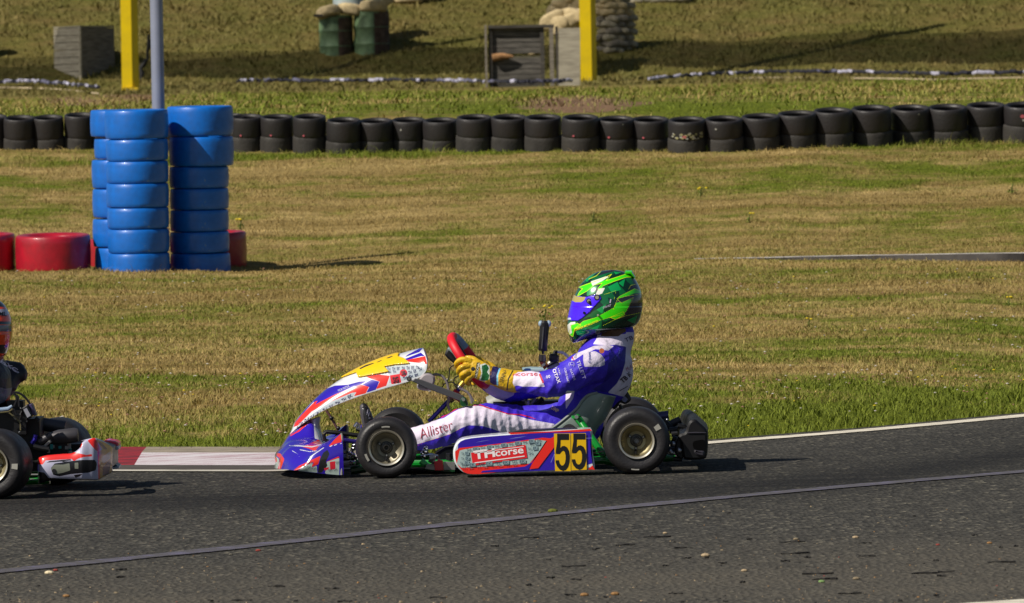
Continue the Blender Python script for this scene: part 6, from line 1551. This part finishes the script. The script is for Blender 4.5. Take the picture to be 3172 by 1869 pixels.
# pink print band on the far rear tyre
for src in [o for o in list(COL.objects) if o.parent is kart and o.type == 'MESH']:
    nm = src.name.split('.')[0]
    if nm in ('frame','seat_strut','rear_axle','floor_pan','front_spindle','seat','seat_rim','steering_wheel','steering_column','column_bracket','side_pod','nose_cone','front_panel','panel_mount','pedal'):
        c = src.copy(); COL.objects.link(c); c.parent = kart2; c.location = rot@src.location; c.rotation_euler = (0,0,YAW)
        for ch in [q for q in list(COL.objects) if q.parent is src]:
            g = ch.copy(); COL.objects.link(g); g.parent = c; g.location = ch.location
def k2bumper():
    z = Z5; white = mat('b2_white',(196,196,212),.3,coat=.7); redm = mat('b2_red',(226,40,36),.3,coat=.7)
    # plan path with heights: (zx, ztop, zbottom, depth)
    st_ = [(262,1178,1348,29.02),(275,1174,1347,28.98),(320,1163,1332,28.97),(420,1154,1322,28.97),(490,1148,1320,28.97),(540,1115,1322,28.97),(560,1075,1322,28.97),(600,1052,1323,28.98),(640,1046,1326,28.99),(664,1052,1322,29.02),(705,1068,1300,29.14),(752,1102,1272,29.30),(758,1110,1262,29.40)]
    n = 90; Q = catmull(st_, n); V = []; m_ = 26
    for zx, zt, zb, d in Q:
        for j in range(m_+1):
            t = j/m_; out = .018*math.sin(math.pi*t)**.6; V.append(W(*z(zx, zt+(zb-zt)*t), d)-Vector((0,out,0)))
    F = [(i*(m_+1)+j,(i+1)*(m_+1)+j,(i+1)*(m_+1)+j+1,i*(m_+1)+j+1) for i in range(n-1) for j in range(m_)]
    mb = MB(); mb.add(V, F)
    # top deck going inboard
    T_ = []
    for zx, zt, zb, d in Q: p = W(*z(zx,zt), d); T_ += [p, p+Vector((-.04 if zx > 600 else 0,.13,-.012))]
    mb.add(T_, [(2*i,2*i+1,2*i+3,2*i+2) for i in range(n-1)])
    o = mb.build('rear_bumper', [paint_mat('bumper_paint',(182,182,206),[('b0',(224,40,36)),('b1',(190,146,0)),('b2',(20,20,26)),('b3',(26,22,32)),('b5',(120,124,112)),('b4',(180,180,170))],rough=.38,coat=.3)], kart2, smooth=50)
    s = o.modifiers.new('s','SOLIDIFY'); s.thickness = .005; s.offset = 0
    zz = lambda *p: ZZ(z,p)
    L = [('b0',[zz((255,1170),(500,1140),(520,1175),(480,1185),(310,1195),(290,1222),(262,1220)), zz((500,1140),(600,1160),(530,1182),(500,1200),(480,1180)), zz((560,1162),(620,1150),(622,1166),(560,1172)), zz((590,1060),(640,1040),(672,1110),(664,1140),(640,1120)), zz((655,1130),(668,1130),(674,1325),(662,1325)), zz((540,1105),(552,1070),(560,1085),(548,1112))]),
         ('b1',[zz((640,1045),(760,1100),(752,1300),(672,1325),(668,1130),(690,1120))]),
         ('b2',[zz((345,1245),(370,1215),(470,1200),(560,1190),(640,1190),(652,1215),(645,1260),(600,1275),(480,1285),(400,1300),(360,1290)), zz((250,1270),(300,1275),(330,1310),(660,1322),(660,1360),(250,1360)), zz((310,1215),(330,1200),(480,1185),(485,1195),(335,1208))]),
         ('b3',[zz((690,1240),(735,1190),(745,1200),(735,1290),(690,1300)), zz((656,1068),(672,1065),(728,1120),(700,1118)), zz((500,1290),(560,1282),(540,1300),(510,1310))]),
         ('b5',[zz((345,1250),(365,1222),(430,1222),(470,1212),(475,1260),(430,1275),(380,1285),(355,1280)), zz((505,1210),(530,1208),(530,1250),(505,1250))]),
         ('b4',[zz((688,1170),(745,1130),(742,1180),(700,1215),(686,1200))])]
    paint_attrs(o.data, world_co(o), L)
    h = MB()
    bv = bvh_of(o)
    for a,b,r_ in ((366,1265,15),):
        o0 = W(*z(a,b),20); di = (W(*z(a,b),40)-o0).normalized(); q, nn, _, _ = bv.ray_cast(o0, di, 30); h.tube([q-Vector((0,.004,0)),q+Vector((0,.01,0))], r_/2.1833/755, 16, 0)
    h.build('bolt', [blackp], kart2); h = MB(); h.tube([W(*z(185,1290),29.2),W(*z(280,1290),29.2)],.004,8,1); h.build('bumper_mount', [blackp, alu], kart2); h = MB(); h.tube([W(*z(205,1325),29.2),W(*z(270,1325),29.2)],.006,8,1); h.build('bumper_mount', [blackp, alu], kart2)
    f = MB(); f.prism(smooth_poly(zz((690,1066),(720,1056),(800,1070),(804,1105),(760,1118),(700,1090)),1), 29.95, 30.15, 0, .006)
    f.prism(zz((755,1100),(803,1096),(803,1118),(755,1132)), 29.93, 30.1, 1, .002); f.prism(zz((748,1195),(800,1235),(748,1245)), 29.95, 30.15, 2, .002); f.prism(zz((745,1243),(803,1233),(803,1248),(745,1258)), 29.93, 30.12, 1, .002)
    f.prism(zz((690,1090),(755,1110),(755,1240),(690,1230)), 29.6, 30.1, 3); f.build('rear_bumper', [mat('b2_pinkred',(214,50,70),.35,coat=.5), mat('b2_pale',(200,206,214),.35), mat('b2_teal',(36,70,92),.35), blackp], kart2, smooth=30)
k2bumper()
def k2engine():
    z = Z5; d = 29.55; x = MB()
    def PT(pts, dd=d): return [W(*z(a,b),dd) for a,b in pts]
    x.tube(PT([(345,1042),(400,1036),(510,1022),(528,1021)],29.5), [.024,.031,.031,.026], 24, 0); x.tube(PT([(262,1068),(350,1022)],29.42), .0155, 16, 0); x.build('silencer', [mat('exhaust_matt',(70,68,72),.45,metal=.35,var=.15)], kart2); x = MB(); x.tube(PT([(190,925),(300,950),(440,975)],29.75), [.022,.028,.030], 16, 0)
    x.build('exhaust', [mat('exhaust_matt',(70,68,72),.45,metal=.35,var=.15)], kart2)
    e = MB(); e.box(W(*z(180,1000),29.6),(.13,.3,.12),mi=0); e.box(W(*z(300,1110),29.7),(.22,.4,.07),mi=0); e.box(W(*z(60,930),29.5),(.16,.25,.10),mi=0); e.box(W(*z(110,860),29.5),(.07,.12,.09),mi=0)
    e.box(W(*z(420,1120),29.9),(.20,.4,.06),mi=0)
    e.tube(PT([(215,1080),(235,1050),(240,1020)],29.4),.010,8,2); e.tube(PT([(225,1100),(290,1115),(330,1120)],29.35),.012,8,0); e.tube(PT([(260,1105),(300,1100),(345,1060)],29.4),.006,6,1)
    rg = random.Random(4)
    for k in range(14): a, b = rg.uniform(320,490), rg.uniform(1095,1150); e.box(W(*z(a,b),29.5+rg.uniform(-.1,.1)),(.012,.02,.010+rg.random()*.012),mi=3 if k%2 else 1)
    for k in range(16): a, b = rg.uniform(80,240), rg.uniform(840,1000); e.tube([W(*z(a,b),29.38),W(*z(a+rg.uniform(-30,30),b+rg.uniform(-10,40)),29.38)],rg.uniform(.005,.010),7,rg.choice([0,0,0,1,4]))
    e.build('engine', [blackm, alu, mat('anod_blue',(44,30,150),.3,metal=.4), mat('anod_teal',(30,130,130),.4,metal=.3), dgrey], kart2)
    b = MB(); b.prism(zz_(z,[(150,840),(185,815),(215,880),(215,905),(180,915)]), 29.3, 29.4, 0, .004); b.prism(zz_(z,[(158,850),(180,838),(208,890),(185,905)]), 29.295, 29.31, 1); b.prism(zz_(z,[(195,815),(215,810),(245,885),(235,895),(215,880)]), 29.32, 29.4, 2, .003)
    b.build('battery_box', [blackp, mat('label_grey',(140,142,152),.5), mat('label_violet',(60,54,90),.4)], kart2)
    c = MB()
    for pts in ([(90,735),(125,735),(165,765),(195,800),(215,850)],[(90,745),(120,760),(125,800),(130,830)],[(110,735),(150,750),(190,790),(235,870)],[(30,860),(70,880),(90,900)],[(80,860),(95,850),(110,880),(130,890)],[(100,740),(112,780),(95,830)]): c.tube([W(p[0],p[1],29.35) for p in catmull(zz_(z,pts),18)], .0042, 6, 0)
    for pts in ([(60,870),(130,930),(140,990)],[(0,870),(60,862),(85,845)]): c.tube([W(p[0],p[1],29.33) for p in catmull(zz_(z,pts),14)], .003, 6, 1)
    c.build('cable', [blackp, mat('cable_olive',(96,90,60),.5)], kart2)
    r = MB(); r.tube(PT([(-40,845),(10,850),(55,845),(82,825)],29.3), [.008,.009,.009,.006], 10); r.build('seat_rim', [mat('seat_rim_pale',(130,150,176),.4)], kart2)
def zz_(z, pts): return ZZ(z, pts)
k2engine()
DR2 = K2+Vector((-.15,0,.10))
d2 = thing('person', DR2, 'kart driver in orange helmet and black suit, mostly outside the left frame edge', 'person', 'kart drivers')
def driver2():
    mb = MB(); C = 29.55
    def S(px, py): return (px-1965+62, py+62)
    def lim(l): limb(mb, [(px-1905, py+58, C+(d), a, b) for px,py,d,a,b in l])
    lim([(1795,1318,0,.105,.16),(1815,1275,0,.125,.17),(1832,1225,0,.115,.165),(1850,1170,0,.115,.165),(1858,1120,0,.11,.17),(1862,1085,0,.10,.15),(1866,1058,0,.075,.09),(1868,1030,0,.06,.06),(1850,960,0,.08,.075)])
    lim([(1860,1120,.10,.078,.08),(1900,1108,.16,.07,.07),(1950,1098,.18,.052,.05),(1968,1102,.17,.033,.035)])      # elbow and rib guard pushed out backwards
    lim([(1960,1100,.17,.035,.035),(1900,1150,.10,.06,.05),(1860,1200,0,.06,.05)])
    lim([(1848,1128,-.17,.075,.07),(1800,1150,-.22,.070,.065),(1740,1178,-.24,.06,.058),(1690,1190,-.22,.054,.052),(1597,1182,-.17,.040,.042)])
    lim([(1850,1122,.17,.075,.07),(1760,1160,.24,.06,.058),(1610,1238,.26,.044,.044),(1510,1198,.165,.032,.032)])
    for sg in (-1,1): lim([(1800,1310,sg*.06,.10,.10),(1640,1322,sg*.12,.066,.075),(1490,1304,sg*.19,.064,.064),(1430,1316,sg*.20,.062,.062),(1320,1354,sg*.16,.05,.050),(1185,1376,sg*.11,.038,.038)])
    me = remeshed(mb, 'body', .009, 3, folds(1.3))
    for v in me.vertices: v.co -= DR2
    o = obj_from('body', me, d2, DR2); zz = lambda *p: ZZ(Z5,p)
    me.materials.append(paint_mat('suit_black',(20,19,26),[('k0',(186,184,198)),('k1',(150,26,32)),('k2',(206,60,24)),('k3',(112,112,128))],rough=.5,coat=.05,bump=.3,bscale=50))
    paint_attrs(me, world_co(o), [('k0',[('line',zz((-20,505),(30,545),(80,570),(125,600)),5)]),('k1',[zz((-60,450),(20,448),(22,490),(40,515),(0,515),(-60,500))]),('k2',[zz((38,770),(60,750),(85,760),(70,800),(40,812)),('line',zz((-10,700),(30,760)),3)]),('k3',[zz((-60,690),(0,700),(40,710),(85,700),(70,745),(30,800),(-60,830))])])
    bv = bvh_of(o); t = MB(); lettering(t,'HXC',Z5(0,530),Z5(110,600),26/2.1833,0,bv,off=.003,bold=.02,sub=1); join_into(o,t,[mat('emb_white',(236,228,240),.6)])
    ol = [(p[0]/3.3738*2.1833-752/3.3738*2.1833*1.0, p[1]) for p in []]
    z4 = [(830,122),(740,135),(660,165),(600,205),(545,260),(505,315),(480,375),(455,430),(425,540),(405,640),(388,690),(398,770),(418,840),(450,890),(500,880),(600,845),(700,815),(800,790),(900,770),(1000,775),(1060,770),(1110,740),(1150,668),(1180,560),(1190,450),(1172,345),(1130,255),(1085,190),(1000,143),(910,123)]
    out = [(Z4(*p)[0]-1952, Z4(*p)[1]+82) for p in z4]
    V, F = helmet_mesh(lambda a,b:(a,b), out, .262, C, 110, 110); mb = MB(); mb.add(V,F)
    h = mb.build('helmet', [paint_mat('helmet_orange',(240,70,10),[('k0',(22,20,26)),('k1',(176,176,192)),('k2',(18,18,22)),('k3',(96,100,116)),('k4',(250,76,10))],rough=.2,coat=1.0,var=.05)], d2, smooth=60)
    paint_attrs(h.data, world_co(h), [('k0',[zz((-500,0),(20,60),(40,95),(62,118),(60,155),(10,155),(-500,150))]),('k1',[zz((-500,165),(50,170),(62,200),(48,212),(-500,210))]),('k2',[zz((-500,238),(70,255),(95,270),(95,280),(60,275),(-500,262)),zz((-500,412),(40,412),(60,430),(40,470),(-500,470))]),('k3',[zz((-500,270),(80,280),(78,322),(-500,318))]),('k4',[zz((60,150),(85,180),(92,250),(60,245),(62,200)),zz((-500,322),(78,325),(66,405),(-500,405)), zz((-500,222),(80,226),(84,250),(-500,238))])])
    bv = bvh_of(h); t = MB(); lettering(t,'ML',Z5(-6,215),Z5(44,217),28/2.1833,0,bv,off=.002,bold=.03); join_into(h,t,[mat('ink_black',(14,14,18),.4)])
driver2()

for o in COL.objects:   # nothing here may be left without its describing text
    if o.parent is None and o.type in ('MESH','EMPTY') and 'label' not in o and o.get('kind') is None: print('UNLABELLED', o.name)
